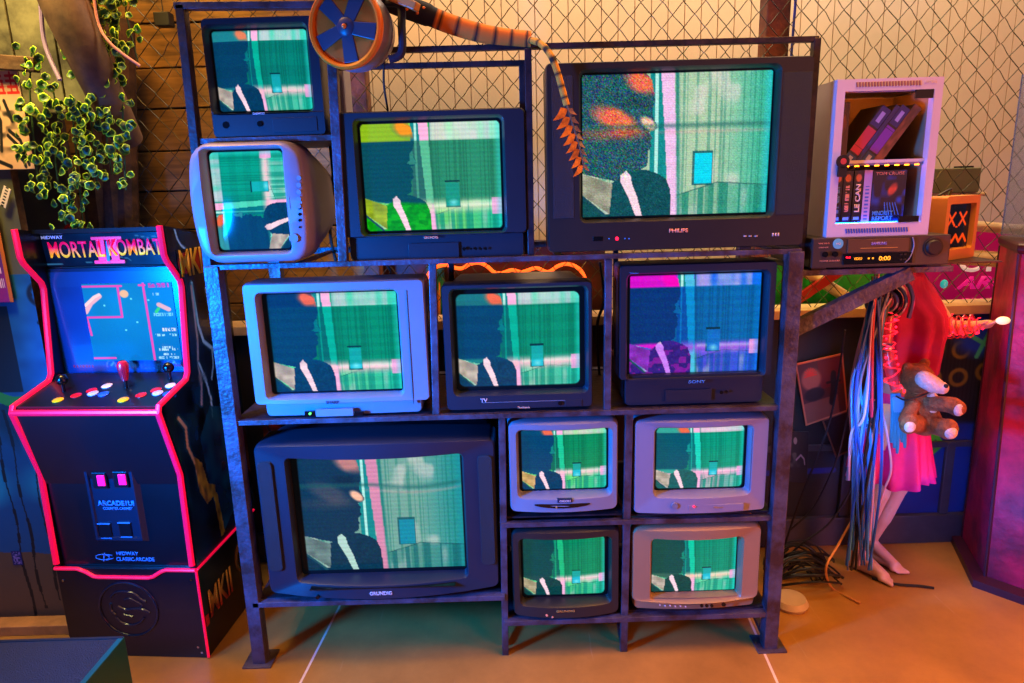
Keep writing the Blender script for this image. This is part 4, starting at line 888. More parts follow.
def side_art(U, V):   # d 0..0.46 (from -.06), z .317..1.362
    d = -.06 + .46 * U; z = 1.362 - 1.045 * V
    c = full(U, (.05, .09, .12)); c = mix(c, full(U, (.05, .20, .27)), np.clip(noise2(U, V, 7, 16, 3) * 2 - .9, 0, 1)); c = mix(c, full(U, (.0, .0, .01)), np.clip(noise2(U, V, 9, 12, 13) * 3 - 1.6, 0, 1))
    def bolt(p, w, col=(.62, .85, .80)):
        nonlocal c
        c = mix(c, full(U, (.05, .3, .32)), np.clip(seg(d, z, p, w * 2.6), 0, 1) * .45); c = mix(c, full(U, col), seg(d, z, p, w))
    bolt([(.15, 1.36), (.17, 1.30), (.20, 1.27), (.205, 1.23)], .005); bolt([(.19, 1.18), (.195, 1.05), (.215, .99), (.27, .95), (.30, .90), (.33, .80)], .006)
    bolt([(.185, 1.17), (.18, 1.0), (.165, .93), (.17, .86), (.155, .80)], .005, (.62, .55, .5)); bolt([(.17, .93), (.20, .86), (.215, .80), (.21, .74)], .004); bolt([(.27, 1.15), (.275, 1.08), (.30, 1.05)], .004); bolt([(.26, .95), (.255, .90), (.235, .86)], .003)
    bolt([(.02, .80), (.05, .76), (.045, .70), (.075, .63), (.08, .56), (.11, .50)], .006, (.75, .6, .4))
    gr = poly(d, z, [(.12, .70), (.20, .78), (.32, .74), (.37, .60), (.34, .42), (.18, .34), (.14, .50)]); c = mix(c, mix(full(U, (.06, .34, .40)), full(U, (.04, .16, .24)), noise2(U, V, 14, 22, 5)), gr * .8)
    ye = poly(d, z, [(.07, .66), (.11, .62), (.13, .54), (.17, .52), (.165, .49), (.11, .48), (.075, .54)]) + poly(d, z, [(.15, .50), (.175, .49), (.19, .34), (.165, .335)]) + poly(d, z, [(.30, .85), (.33, .86), (.335, .78), (.31, .76)])
    c = mix(c, mix(full(U, (.85, .65, .12)), full(U, (.40, .26, .06)), noise2(U, V, 30, 40, 7)), np.clip(ye, 0, 1) * .85)
    return np.clip(c * 1.35, 0, 1)
for k, x in enumerate((0, W_)):
    b = MB(); t = .018; xa, xb = (x, x + t) if k == 0 else (x - t, x)
    b.prism(PROF, lambda p, q: (q, p[0], p[1]), xa, xb)
    sp = b.build('side_panel', M['mdf'], ar, smooth=0)
    front = PROF[1:12]
    b = MB(); xc = (xa + xb) / 2
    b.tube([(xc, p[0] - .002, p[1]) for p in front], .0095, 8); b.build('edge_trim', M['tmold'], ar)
    if k == 1:  # printed art cut to the panel outline: grid squeezed to the profile
        def pos(U, V):
            z = 1.362 - 1.045 * V
            fz = np.array([.317] + [p[1] for p in PROF[2:12]]); fd = np.array([.0] + [p[0] for p in PROF[2:12]])
            bz = np.array([.317, 1.28, 1.318, 1.362]); bd = np.array([.42, .42, .34, .34])
            d0 = np.interp(z, fz, fd) + .004; d1 = np.interp(z, bz, bd) - .002
            return (W_ + .0012 + 0 * U, d0 + (d1 - d0) * U, np.minimum(z, 1.358 - (d0 + (d1 - d0) * U - .085) * .172))
        def art(U, V):
            z = 1.362 - 1.045 * V
            fz = np.array([.317] + [p[1] for p in PROF[2:12]]); fd = np.array([.0] + [p[0] for p in PROF[2:12]])
            d0 = np.interp(z, fz, fd); d1 = .42
            return side_art((d0 + (d1 - d0) * U + .06) / .46, V)
        picture('side_art', pos, 110, 250, art, M['printgloss'], sp)
# printed name plate on the side
def mk2(U, V):
    c = full(U, (.02, .05, .07)); c = mix(c, full(U, (.75, .08, .03)), np.clip((1 - np.hypot((U - .25) / .28, (V - .5) / .42)) * 5, 0, 1)); c = mix(c, full(U, (.75, .08, .03)), np.clip((1 - np.hypot((U - .78) / .26, (V - .5) / .46)) * 5, 0, 1)); return c
picture('name_plate', lambda U, V: (W_ + .0030 + 0 * U, .130 + .160 * U, 1.287 - .085 * V + .0 * U), 40, 26, mk2, M['printgloss'], ar)
gold = M['letter_gold']
text('side_lettering', 'MKII', (W_ + .0040, .212, 1.245), .145, .082, mat('gold_print', (225, 160, 30), .4), ar, rot=(PI / 2, 0, PI / 2), bold=.02)
# cross panels
def panel(name, pts, x0=.018, x1=W_ - .018, m_=None, t=.012):
    """profile polyline thickened backwards"""
    b = MB()
    for (d0, z0), (d1, z1) in zip(pts[:-1], pts[1:]):
        n = Vector((z0 - z1, d1 - d0)).normalized() * t * -1
        b.loft([[(x, d0, z0), (x, d1, z1), (x, d1 - n.x, z1 - n.y), (x, d0 - n.x, z0 - n.y)] for x in (x0, x1)])
    return b.build(name, m_ or M['mdf'], ar, smooth=0)
X0, X1 = .018, W_ - .018
MB().box(X0, X1, .012, .024, .317, .61).build('lower_front_panel', M['mdf'], ar, smooth=0)
panel('upper_front_panel', [(.018, .60), (-.038, .838)])
MB().box(X0, X1, .37, .385, .317, 1.25).build('back_panel', M['mdf'], ar, smooth=0)
panel('top_panel', [(.135, 1.345), (.34, 1.312)])
# control deck
dk = (-.044, .850), (.160, .893)
def deckpic(U, V):
    c = full(U, (.03, .04, .08)); c = mix(c, full(U, (.15, .04, .06)), np.clip(noise2(U, V, 14, 6, 3) * 3 - 1.8, 0, 1) * .6)
    for cx in (.30, .72): c = mix(c, full(U, (.22, .22, .30)), np.clip(1 - np.abs(np.hypot((U - cx) * 2.6, V - .55) - .36) / .02, 0, 1) * .7)
    c = mix(c, full(U, (.75, .05, .12)), (np.abs(V - .93) < .015) * ((U > .3) & (U < .62)) * 1.)
    return c
dp = panel('control_deck', [dk[0], dk[1]])
picture('deck_print', lambda U, V: (X0 + (X1 - X0) * U, dk[1][0] + (dk[0][0] - dk[1][0]) * V - .001, dk[1][1] + (dk[0][1] - dk[1][1]) * V + .0015), 120, 40, deckpic, M['printgloss'], dp)
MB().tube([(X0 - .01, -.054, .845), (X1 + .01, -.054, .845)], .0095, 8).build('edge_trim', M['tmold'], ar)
def deck(u, v): return Vector((X0 + (X1 - X0) * u, dk[0][0] + (dk[1][0] - dk[0][0]) * v, dk[0][1] + (dk[1][1] - dk[0][1]) * v + .002))
nd = Vector((0, -(dk[1][1] - dk[0][1]), dk[1][0] - dk[0][0])).normalized()
BC = {'yellow': (255, 180, 20), 'red': (235, 20, 30), 'white': (235, 200, 205), 'pale': (190, 180, 215), 'blue': (30, 90, 190)}
for ox in (0, .475):
    for u, v, cn in ((.245, .17, 'yellow'), (.335, .30, 'red'), (.405, .44, 'red'), (.475, .58, 'white'), (.44, .36, 'pale'), (.525, .34, 'blue')):
        p = deck(u + ox, v)
        if M.get('b_' + cn) is None: M['b_' + cn] = mat(cn + '_button_plastic', BC[cn], .25, coat=.4)
        b = MB(); b.cyl(p, p + nd * .006, .020, 22); b.tube([p + nd * .006, p + nd * .012, p + nd * .0135], [.0155, .0155, .012], 22); b.build('button', M['b_' + cn], ar, smooth=50)
M['redball'] = mat('red_bat_top', (240, 15, 40), .3, coat=.3)
def stick(u, v, m_, bat, lab):
    p = deck(u, v); b = MB().cyl(p, p + nd * .004, .022, 24).cyl(p, p + Vector((0, 0, .04)), .005, 10)
    o = b.build('joystick', M['black'], ar, smooth=50); b = MB(); q = p + Vector((0, 0, .035))
    if bat: b.lathe([(0, 0), (.009, 0), (.012, .012), (.0155, .035), (.0165, .048), (.012, .058), (0, .061)], q, 20)
    else: b.sphere(q + Vector((0, 0, .012)), .017, n=18)
    k = b.build('stick_top', m_, o); k['label'] = lab
stick(.20, .42, M['black'], False, 'black ball top'); stick(.64, .50, M['redball'], True, 'red bat top'); stick(.89, .78, M['black'], False, 'black ball top'); stick(.52, .86, M['black'], False, 'black ball top')
# monitor recess
MB().box(X0, X1, .170, .180, .885, 1.235).build('monitor_surround', mat('navy_surround', (10, 26, 58), .25), ar, smooth=0)
tl, bl_ = (.205, 1.200), (.150, .905)
def bez(U, V):
    c = mix(full(U, (.03, .22, .46)), full(U, (.04, .15, .34)), noise2(U, V, 10, 6, 3)); c = mix(c, full(U, (.06, .22, .42)), (V < .14) * .6)
    for cx in (.37, .84):
        r = np.hypot((U - cx) * 1.55, V - .90); c = mix(c, full(U, (.75, .45, .5)), np.clip(1 - np.abs(r - .052) / .010, 0, 1) * (V < .92)); c = mix(c, full(U, (.5, .55, .7)), seg(U, V, [(cx, .90), (cx + .02, .87)], .006))
    c = mix(c, full(U, (.75, .05, .15)), (np.abs(V - .905) < .010) * ((U > .06) & (U < .24) & (np.sin(U * 260) > -.3)) * .9); c = mix(c, full(U, (.45, .05, .35)), (np.abs(V - .905) < .008) * ((U > .86) & (U < .99)) * .8)
    c = mix(c, full(U, (.05, .25, .45)), ((np.abs(V - .87) < .006) | (np.abs(V - .90) < .006) | (np.abs(V - .93) < .006)) * ((U > .48) & (U < .72) & (np.sin(U * 200) > 0)) * .8)
    return c
def mon(U, V): return (X0 + (X1 - X0) * U, .118 + 0 * U - .001 + (bl_[0] - .15) * V, 1.205 - .295 * V)
bz = picture('bezel_print', lambda U, V: (X0 + (X1 - X0) * U, .1685 + 0 * U, 1.225 - .332 * V), 160, 90, bez, M['printgloss'], ar)
# screen sits in a shallow raised glass
def game(U, V):
    c = full(U, (.0, .46, .84)); c = mix(c, full(U, (.03, .60, .96)), np.clip(1 - np.hypot((U - .55) / .8, (V - .3) / .6), 0, 1)); c = mix(c, full(U, (.05, .48, .70)), noise2(U, V, 6, 6, 4) * .5)
    pk = (.93, .30, .75)
    for p in ([(.0, .035), (.44, .035)], [(.40, .035), (.40, .43), (.0, .43), (.02, .66)], [(.0, .965), (.25, .965)], [(.64, .03), (.70, .03)], [(.685, .0), (.695, 1.)]): c = mix(c, full(U, pk), seg(U, V, p, .013))
    c = mix(c, full(U, (.95, .72, .80)), seg(U, V, [(.0, .36), (.07, .25), (.18, .16)], .028)); c = mix(c, full(U, (.98, .85, .88)), seg(U, V, [(.0, .28), (.12, .17), (.18, .14)], .018))
    c = mix(c, full(U, (.95, .75, .6)), np.clip((1 - np.hypot((U - .46) / .055, (V - .135) / .055)) * 5, 0, 1))
    for x, y in ((.53, .2), (.56, .5), (.42, .6), (.22, .28), (.72, .22)): c = mix(c, full(U, (.4, .9, 1)), disc(U, V, x, y, .012))
    def rows(y, col, x0=.74, x1=.98, h=.014, k=120, sd=0): nonlocal c; c = mix(c, full(U, col), ((np.abs(V - y) < h) & (U > x0) & (U < x1) & (noise1(U, k, sd + int(y * 90)) > .42) & (noise2(U, V, 70, 110, sd + 3) > .3)) * 1.)
    rows(.035, (.8, .2, .7), h=.026); rows(.145, (.55, .85, 1), .76, .86); rows(.145, (.55, .85, 1), .94, .97); rows(.40, (.45, .85, 1)); rows(.41, (.45, .85, 1)); rows(.67, (.6, .9, 1)); rows(.60, (.85, .9, .95), .82, .98, .02); rows(.86, (.7, .9, 1), .76, .97); rows(.83, (.7, .9, 1), .8, .93); rows(.92, (.7, .9, 1), .8, .93); rows(.965, (.6, .85, 1), .74, .98)
    c = mix(c, full(U, (.9, .7, .75)), seg(U, V, [(.83, .28), (.93, .34)], .028)); c = mix(c, full(U, (.2, .85, .5)), seg(U, V, [(.79, .37), (.82, .33)], .018))
    return np.clip(c + np.random.RandomState(2).randn(*c.shape) * .012, 0, 1)
ga, gb = AL(81, 284, .166), AL(182, 360, .166)
picture('screen', lambda U, V: (ga[0] + (gb[0] - ga[0]) * U, .1665 + 0 * U, ga[1] + (gb[1] - ga[1]) * V), 220, 190, game, M['screen'], ar)
# marquee, slanting forward, lit from inside
def marq(U, V):
    c = mix(full(U, (.01, .06, .22)), full(U, (.02, .16, .36)), noise2(U, V, 12, 5, 3)); c = mix(c, full(U, (.0, .02, .10)), np.clip(.3 - U, 0, 1) * 2.2)
    for p in ([(.70, .12), (.80, .2), (.86, .17)], [(.3, .9), (.55, .82), (.6, .9)], [(.52, .72), (.62, .80), (.64, .86)], [(.0, .93), (.12, .92)]): c = mix(c, full(U, (.2, .45, .65)), seg(U, V, p, .012, 4.5))
    return c
MQ = ((.165, 1.345), (.175, 1.242))
picture('marquee', lambda U, V: (X0 + (X1 - X0) * U, MQ[0][0] + (MQ[1][0] - MQ[0][0]) * V, MQ[0][1] + (MQ[1][1] - MQ[0][1]) * V), 120, 30, marq, M['backlit'], ar)
MB().box(X0, X1, .178, .20, 1.240, 1.338).build('marquee_box', M['mdf'], ar, smooth=0)
panel('speaker_panel', [(.172, 1.240), (.178, 1.222)])
def mtxt(nm, body, u, v, w, h, m_, dy=-.002, bold=.0, sh=0):
    p = (X0 + (X1 - X0) * u, MQ[0][0] + (MQ[1][0] - MQ[0][0]) * v + dy, MQ[0][1] + (MQ[1][1] - MQ[0][1]) * v)
    return text(nm, body, p, w, h, m_, ar, rot=(PI / 2 + .1, 0, 0), bold=bold, extr=.0006, shear=sh)
def grad_mat(name, top, bot, z0, z1, e):
    mt, nt, b = new_mat(name); tc = nt.nodes.new('ShaderNodeTexCoord'); sx = nt.nodes.new('ShaderNodeSeparateXYZ'); nt.links.new(tc.outputs['Object'], sx.inputs[0]); r = nt.nodes.new('ShaderNodeValToRGB')
    r.color_ramp.elements[0].position = .10; r.color_ramp.elements[1].position = .62; r.color_ramp.elements[0].color = hexc(*bot); r.color_ramp.elements[1].color = hexc(*top)
    mr_ = nt.nodes.new('ShaderNodeMapRange'); mr_.inputs[1].default_value = z0; mr_.inputs[2].default_value = z1; nt.links.new(sx.outputs['Y'], mr_.inputs[0]); nt.links.new(mr_.outputs[0], r.inputs['Fac']); nt.links.new(r.outputs['Color'], b.inputs['Base Color']); nt.links.new(r.outputs['Color'], b.inputs['Emission Color']); b.inputs['Emission Strength'].default_value = e; return mt
mk = grad_mat('flame_lettering', (250, 8, 80), (255, 190, 40), -.025, .025, .75)
b = MB(); uc = X0 + (X1 - X0) * .49; zc_ = MQ[0][1] + (MQ[1][1] - MQ[0][1]) * .54; yq = .1685
for sx_ in (-1, 1): b.box(uc + sx_ * .021 - .0125, uc + sx_ * .021 + .0125, yq - .002, yq, zc_ - .034, zc_ + .034)
for sz_ in (-1, 1): b.box(uc - .048, uc + .048, yq - .002, yq, zc_ + sz_ * .036 - .005, zc_ + sz_ * .036 + .005)
b.build('numeral', mat('crimson_numeral', (235, 10, 80), .4, emit=(235, 10, 90), estr=.75), ar, smooth=0)
MB().bar((uc + .004, yq - .003, zc_ + .026), (uc - .002, yq - .003, zc_ - .034), .009, .002).build('blue_slash', mat('blue_slash', (40, 110, 210), .4, emit=(40, 110, 210), estr=.6), ar, smooth=0)
t1 = mtxt('marquee_lettering', 'MORTAL', .262, .50, .176, .050, mk, -.0075, .012); t2_ = mtxt('marquee_lettering', 'KOMBAT', .702, .47, .170, .050, mk, -.0075, .012)
for nm, u, hh in ():
    pass
mtxt('marquee_lettering', 'MIDWAY', .09, .13, .07, .010, mat('lilac_lettering', (170, 180, 240), .4, emit=(170, 180, 240), estr=.5), -.002, .02)
# coin door on the lower front
cdm = mat('coin_door_metal', (26, 40, 60), .35, .4)
def fp(u, z):  # front plane positions (panel leans a little)
    return (X0 + (X1 - X0) * u, .012, z)
cdo = MB(); (x0, zt_), (x1, zb_) = AL(80, 463, .0), AL(147, 543, .0)
cdo.loft([[(x0 + q, y_, zb_ + q), (x1 - q, y_, zb_ + q), (x1 - q, y_, zt_ - q), (x0 + q, y_, zt_ - q)] for q, y_ in ((0, .012), (.01, -.004), (.018, -.004), (.021, .002))])
cd_ = cdo.build('coin_door', cdm, ar, smooth=0)
pinkl = mat('pink_lit_slot', (255, 20, 130), .3, emit=(255, 20, 130), estr=1.6)
def ab(px0, py0, px1, py1, d=.0): a_, b_ = AL(px0, py0, d), AL(px1, py1, d); return a_[0], b_[0], b_[1], a_[1]
for q in ((92, 472, 109, 488), (113, 471, 130, 487)):
    xa, xb, za, zb = ab(*q); MB().box(xa, xb, -.006, .006, za, zb).build('coin_slot_frame', M['mdf'], cd_, bevel=.002, smooth=0)
    MB().box(xa + .4 * (xb - xa), xb - .1 * (xb - xa), -.009, -.004, za + .2 * (zb - za), zb - .15 * (zb - za)).build('lit_coin_slot', pinkl, cd_, bevel=.001, smooth=0)
for q in ((98, 523, 113, 538), (118, 522, 133, 537)):
    xa, xb, za, zb = ab(*q); MB().box(xa, xb, -.002, .006, za, zb).build('coin_return', M['mdf'], cd_, bevel=.002, smooth=0); MB().box(xa, xb, -.0045, .0, zb - .003, zb).build('return_edge', M['letter_blue'], cd_, smooth=0); MB().box(xa + .004, xb, -.0045, .0, za, za + .0025).build('return_edge', M['letter_blue'], cd_, smooth=0)
def atext(body, px0, py0, px1, py1, d, bold=.03):
    xa, xb, za, zb = ab(px0, py0, px1, py1, d); text('lettering', body, ((xa + xb) / 2, d, (za + zb) / 2), xb - xa, zb - za, M['letter_blue'], ar, bold=bold)
atext('ARCADE1UP', 97, 500.5, 137, 506, -.0, .05); atext('COUNTER CABINET', 103, 507, 133, 510, -.0)
atext('MIDWAY', 116, 551.5, 139, 555.5, .011, .04); atext('CLASSIC ARCADE', 116, 557, 155, 561.5, .011, .04)
b = MB(); xa, xb, za, zb = ab(95, 552, 114, 562, .011); cx, cz, rx_ = (xa + xb) / 2, (za + zb) / 2, (xb - xa) / 2
b.tube([(cx - .2 * rx_ + rx_ * .8 * math.cos(2 * PI * k / 20), .0105, cz + .009 * math.sin(2 * PI * k / 20)) for k in range(21)], .0014, 5)
b.tube([(cx - .004, .0105, cz - .014), (cx + .003, .0105, cz + .014)], .0022, 5); b.tube([(cx + .004, .0105, cz - .010), (cx + rx_, .0105, cz - .004), (cx + rx_ * .9, .0105, cz + .007), (cx + .006, .0105, cz + .009)], .0018, 5); b.build('emblem', M['letter_blue'], ar)
# riser
rz = thing('arcade_riser', ORG, 'black riser box with an embossed round dragon emblem under the arcade machine', 'riser', UA)
MB().box(0, W_, 0, .41, 0, .316).build('riser_box', M['mdf'], rz, bevel=.002, smooth=0)
b = MB(); TZ = .314
b.tube([(0, -.003, TZ), (.075, -.003, TZ), (.10, -.003, TZ - .010), (.125, -.003, TZ - .026), (.14, -.003, TZ - .028), (.305, -.003, TZ - .028), (.32, -.003, TZ - .024), (.345, -.003, TZ - .008), (.365, -.003, TZ), (W_, -.003, TZ)], .0062, 8)
b.build('edge_trim', M['tmold'], rz)
MB().tube([(W_ + .001, -.002, TZ), (W_ + .001, -.002, .005)], .0045, 6).build('edge_trim', M['tmold'], rz); MB().tube([(W_ + .003, 0, TZ), (W_ + .003, .40, TZ)], .0045, 6).build('edge_trim', M['tmold'], rz)
for x, z in ((.018, .27), (W_ - .02, .28), (W_ - .03, .04), (W_ - .02, .02)): MB().cyl((x, .002, z), (x, -.002, z), .004, 10).build('screw_head', M['chrome'], rz)
em = mat('embossed_panel', (16, 22, 32), .25)
(cx, cz), R_ = AL(129, 609, 0), .095
b = MB(); b.tube([(cx + R_ * math.cos(2 * PI * k / 40), -.001, cz + R_ * math.sin(2 * PI * k / 40)) for k in range(41)], .004, 8)
def drag(pts, rr): b.tube(smooth_pts([(cx + x * R_, -.001, cz + z * R_) for x, z in pts], 5), rr, 6)
drag([(-.55, .45), (-.35, .62), (.0, .66), (.3, .58), (.5, .38), (.65, .30)], .004); drag([(-.1, .35), (.1, .40), (.3, .30), (.5, .15), (.35, .05)], .003)
drag([(-.35, .10), (-.1, -.02), (.2, .02), (.5, .0), (.72, -.12)], .0045); drag([(-.5, -.3), (-.3, -.52), (.0, -.6), (.3, -.5), (.5, -.3)], .004); drag([(-.2, -.2), (.1, -.28)], .004); drag([(-.6, .2), (-.62, -.05), (-.5, -.2)], .004)
b.build('dragon_emblem', em, rz)
text('side_lettering', 'MKII', (W_ + .003, .115, .165), .15, .095, grad_mat('ember_lettering', (230, 170, 60), (190, 40, 20), -.045, .045, 0), rz, rot=(PI / 2, 0, PI / 2), bold=.02)
MB().box(W_, W_ + .002, .012, .030, .105, .140).build('red_mark', mat('red_mark', (200, 20, 20), .4), rz, smooth=0)
b = MB(); cy, cz2 = .29, .20
b.tube([(W_ + .001, cy + .055 * math.cos(2 * PI * k / 32), cz2 + .055 * math.sin(2 * PI * k / 32)) for k in range(33)], .006, 6); b.tube(smooth_pts([(W_ + .001, cy - .03, cz2 + .02), (W_ + .001, cy + .01, cz2 + .01), (W_ + .001, cy + .03, cz2 - .02), (W_ + .001, cy - .01, cz2 - .03)], 5), .005, 6)
b.build('dragon_emblem', mat('dull_gold_print', (120, 80, 20), .4), rz)

# black case in the foreground
fc = thing('flight_case', (-1.30, -.62, 0), 'black flat topped case with a dark green edge in the bottom left foreground', 'case')
z1 = .35; xr = -1.014 + 1.30
MB().box(-.45, xr, -.45, .255, 0, z1).build('case_body', mat('case_black_vinyl', (24, 22, 28), .55, 0, .3, 20, bump=.5, bscale=300), fc, bevel=.004, smooth=0)
MB().box(xr - .012, xr + .003, -.45, .257, z1 - .20, z1 + .002).build('green_edge', mat('dark_green_paint', (14, 74, 58), .35), fc, bevel=.002, smooth=0)
MB().box(-.45, xr, .250, .258, z1 - .012, z1 + .003).build('rear_edge', M['blackm'], fc, smooth=0)
MB().cyl((xr, .05, z1 - .075), (xr + .008, .05, z1 - .075), .012, 16).build('corner_rivet', M['chrome'], fc)

# ================================================================== recorder, cabinet, little monitor
vc = thing('video_recorder', (.828, -.03, 1.193), 'black video cassette recorder on the bracket under the white cabinet', 'video recorder')
vw, vh = .378, .088
MB().box(0, vw, .012, .30, .006, vh).build('casing', mat('recorder_casing', (30, 28, 30), .4), vc, bevel=.003, smooth=0)
MB().box(.0, vw, .0, .014, .006, vh).build('front_panel', mat('bronze_plastic', (62, 50, 46), .35, .2), vc, bevel=.003, smooth=0)
MB().box(.095, .262, -.003, .004, .046, .082).build('tape_flap', mat('bronze_flap', (96, 70, 50), .3, .3), vc, bevel=.001, smooth=0)
MB().box(.085, .275, -.004, .004, .014, .044).build('display_window', M['black'], vc, bevel=.001, smooth=0)
amber = mat('amber_digits', (255, 170, 30), .3, emit=(255, 170, 40), estr=1.2)
text('display_digits', '0:00', (.198, -.0046, .029), .032, .012, amber, vc, bold=.02); text('display_digits', 'VIDEO', (.125, -.0046, .030), .022, .007, amber, vc); text('display_digits', '- -', (.160, -.0046, .030), .016, .004, amber, vc)
text('display_digits', 'PLUS', (.098, -.0046, .034), .012, .004, M['led_red'], vc)
text('badge', 'SAMSUNG', (.180, -.0035, .070), .042, .008, mat('lilac_print', (150, 130, 200), .4), vc, bold=.02); MB().box(.13, .232, -.0036, .0, .057, .0585).build('gold_line', M['letter_gold'], vc, smooth=0)
def stickf(U, V): return mix(full(U, (.2, .62, .75)), full(U, (.85, .9, .9)), ((np.abs(V - .5) < .22) & (U > .25) & (U < .75)) * .8)
MB().lathe([(0, -.001), (.014, -.001), (.014, .001), (0, .001)], (.069, -.001, .072), 24, 'y').build('round_sticker', mat('cyan_sticker', (90, 180, 200), .4), vc)
text('badge', 'HQ', (.069, -.0025, .072), .012, .006, M['letter_pale'], vc); text('marking', 'VHS Hi-Fi', (.030, -.001, .074), .030, .004, M['letter_orange'], vc); text('marking', 'STEREO NTSC', (.030, -.001, .063), .026, .003, M['letter_orange'], vc)
for x in (.035, .062): MB().cyl((x, .002, .044), (x, -.006, .044), .0075, 18).build('av_socket', M['black'], vc); 
text('marking', 'POWER STANDBY', (.05, -.001, .026), .055, .004, M['letter_orange'], vc)
MB().lathe([(0, -.010), (.018, -.010), (.021, -.004), (.026, -.004), (.027, .002), (0, .002)], (.330, 0, .055), 30, 'y').build('jog_dial', M['blackm'], vc)
MB().tube(smooth_pts([(.270, -.003, .084), (.276, -.003, .06), (.268, -.003, .030), (.255, -.003, .015)], 5), .002, 6).build('silver_arc', M['tv_silver'], vc)
for x in (.03, .35): MB().box(x - .02, x + .02, .02, .05, 0, .007).build('foot', M['blackm'], vc, smooth=0)
for x in (.240, .250): MB().box(x, x + .006, -.006, .0, .036, .040).build('button', M['blackm'], vc, smooth=0); MB().box(x, x + .006, -.006, .0, .022, .026).build('button', M['blackm'], vc, smooth=0)

# white cabinet
cb = thing('media_cabinet', (.868, -.02, 1.2815), 'small white metal cabinet with lit shelves full of video cassettes', 'cabinet')
cw, ch, cdp = .278, .408, .24
M['white'] = mat('white_enamel', (205, 186, 200), .35, 0, .06, 6)
b = MB(); th = .022
b.loft([[(0, 0, 0), (cw, 0, 0), (cw, 0, ch), (0, 0, ch)], [(th, 0, .034), (cw - th, 0, .034), (cw - th, 0, ch - .030), (th, 0, ch - .030)], [(th + .002, .02, .036), (cw - th - .002, .02, .036), (cw - th - .002, .02, ch - .032), (th + .002, .02, ch - .032)]], False, False)
b.loft([[(0, 0, 0), (cw, 0, 0), (cw, 0, ch), (0, 0, ch)], [(0, cdp, 0), (cw, cdp, 0), (cw, cdp, ch), (0, cdp, ch)], [(.006, cdp, .006), (cw - .006, cdp, .006), (cw - .006, cdp, ch - .006), (.006, cdp, ch - .006)], [(.006, cdp - .02, .006), (cw - .006, cdp - .02, .006), (cw - .006, cdp - .02, ch - .006), (.006, cdp - .02, ch - .006)]], False, True)
b.build('shell', M['white'], cb, smooth=0)
lin = mat('olive_lining', (150, 120, 84), .5)
b = MB(); b.box(.012, .02, .02, cdp - .03, .03, ch - .03); b.box(cw - .02, cw - .012, .02, cdp - .03, .03, ch - .03); b.box(.012, cw - .012, cdp - .04, cdp - .03, .03, ch - .03); b.box(.012, cw - .012, .004, cdp - .03, .024, .0335); b.box(.012, cw - .012, .02, cdp - .03, ch - .024, ch - .018)
b.build('lining', lin, cb, smooth=0)
sh_z = .195
MB().box(.02, cw - .02, .012, cdp - .04, sh_z, sh_z + .008).build('shelf', M['white'], cb, smooth=0)
led = mat('amber_led_strip', (255, 140, 20), .3, emit=(255, 120, 14), estr=16)
ls = MB().box(.024, cw - .024, .014, .020, sh_z - .006, sh_z).build('led_strip', M['tv_lilac'], cb, smooth=0)
for i in range(8): MB().box(.045 + i * .027, .053 + i * .027, .012, .020, sh_z - .0085, sh_z - .006).build('light_diode', led, ls, smooth=0)
led2 = MB().box(.03, cw - .03, .024, .029, ch - .031, ch - .025).build('led_strip', mat('amber_led_bar', (255, 140, 20), .3, emit=(255, 135, 30), estr=34), cb, smooth=0)
ledb = MB().box(.03, cw - .03, .022, .026, .034, .037).build('led_strip', mat('blue_led_bar', (30, 100, 255), .3, emit=(20, 110, 255), estr=30), cb, smooth=0)
b = MB()
for i in range(22): x = .050 + i * .0078; b.bar((x, -.0008, ch - .008), (x + .002, -.0008, ch - .020), .0035, .002)
b.build('top_vents', mat('vent_shadow', (150, 96, 90), .6), cb, smooth=0)
b = MB()
for i in range(24): x = .052 + i * .0072; b.bar((x, -.0008, .022), (x + .003, -.0008, .010), .0035, .002)
b.build('bottom_vents', mat('vent_blue', (40, 80, 170), .6), cb, smooth=0)
text('badge', 'RITTAL', (cw - .035, -.001, ch - .012), .03, .006, M['letter_pale'], cb)
MB().box(cw - .085, cw - .030, -.002, .004, .036, .052).build('black_plate', M['black'], cb, smooth=0); MB().box(cw - .07, cw - .024, .0, .006, ch - .052, ch - .030).build('hinge_plate', M['blackm'], cb, smooth=0)
# cassettes
def tape(x, z, w, h, dd, f, label, rot=0, y=.03, group='video cassettes in the white cabinet'):
    root = thing('video_cassette', (cb.location.x + x, cb.location.y + y, cb.location.z + z), label, 'video cassette', 0, group); root.rotation_euler = (0, rot, 0)
    MB().box(0, w, .001, dd, 0, h).build('sleeve', M['blackm'], root, bevel=.001, smooth=0)
    picture('cover', lambda U, V: (w * U, -.0005 + 0 * U, h * (1 - V)), 30 if w < .05 else 90, 110, f, M['printgloss'], root)
    return root
def spine(seed, hue, txt, face=True):
    def f(U, V):
        c = full(U, (.03, .05, .12)); c = mix(c, full(U, hue), np.clip(noise2(U, V, 2, 9, seed) * 2 - .7, 0, 1) * .6)
        if face: c = mix(c, full(U, (.75, .40, .25)), np.clip((1 - np.hypot((U - .5) / .4, (V - .14) / .09)) * 3, 0, 1))
        c = mix(c, full(U, txt), ((np.abs(U - .5) < .22) & (V > .28) & (V < .80) & (noise1(V, 42, seed) > .38) & (noise2(U, V, 6, 60, seed + 1) > .25)) * 1.)
        c = mix(c, full(U, (.4, .6, .9)), ((np.abs(U - .5) < .3) & (V > .88) & (V < .93)) * 1.); return c
    return f
tape(.028, .0345, .020, .142, .12, spine(1, (.05, .15, .5), (.3, .5, .9)), 'first cassette from the left on the lower cabinet shelf, thin pale blue print')
tape(.050, .0345, .026, .142, .12, spine(4, (.1, .1, .4), (.85, .6, .8)), 'second cassette from the left on the lower cabinet shelf, pink lettering')
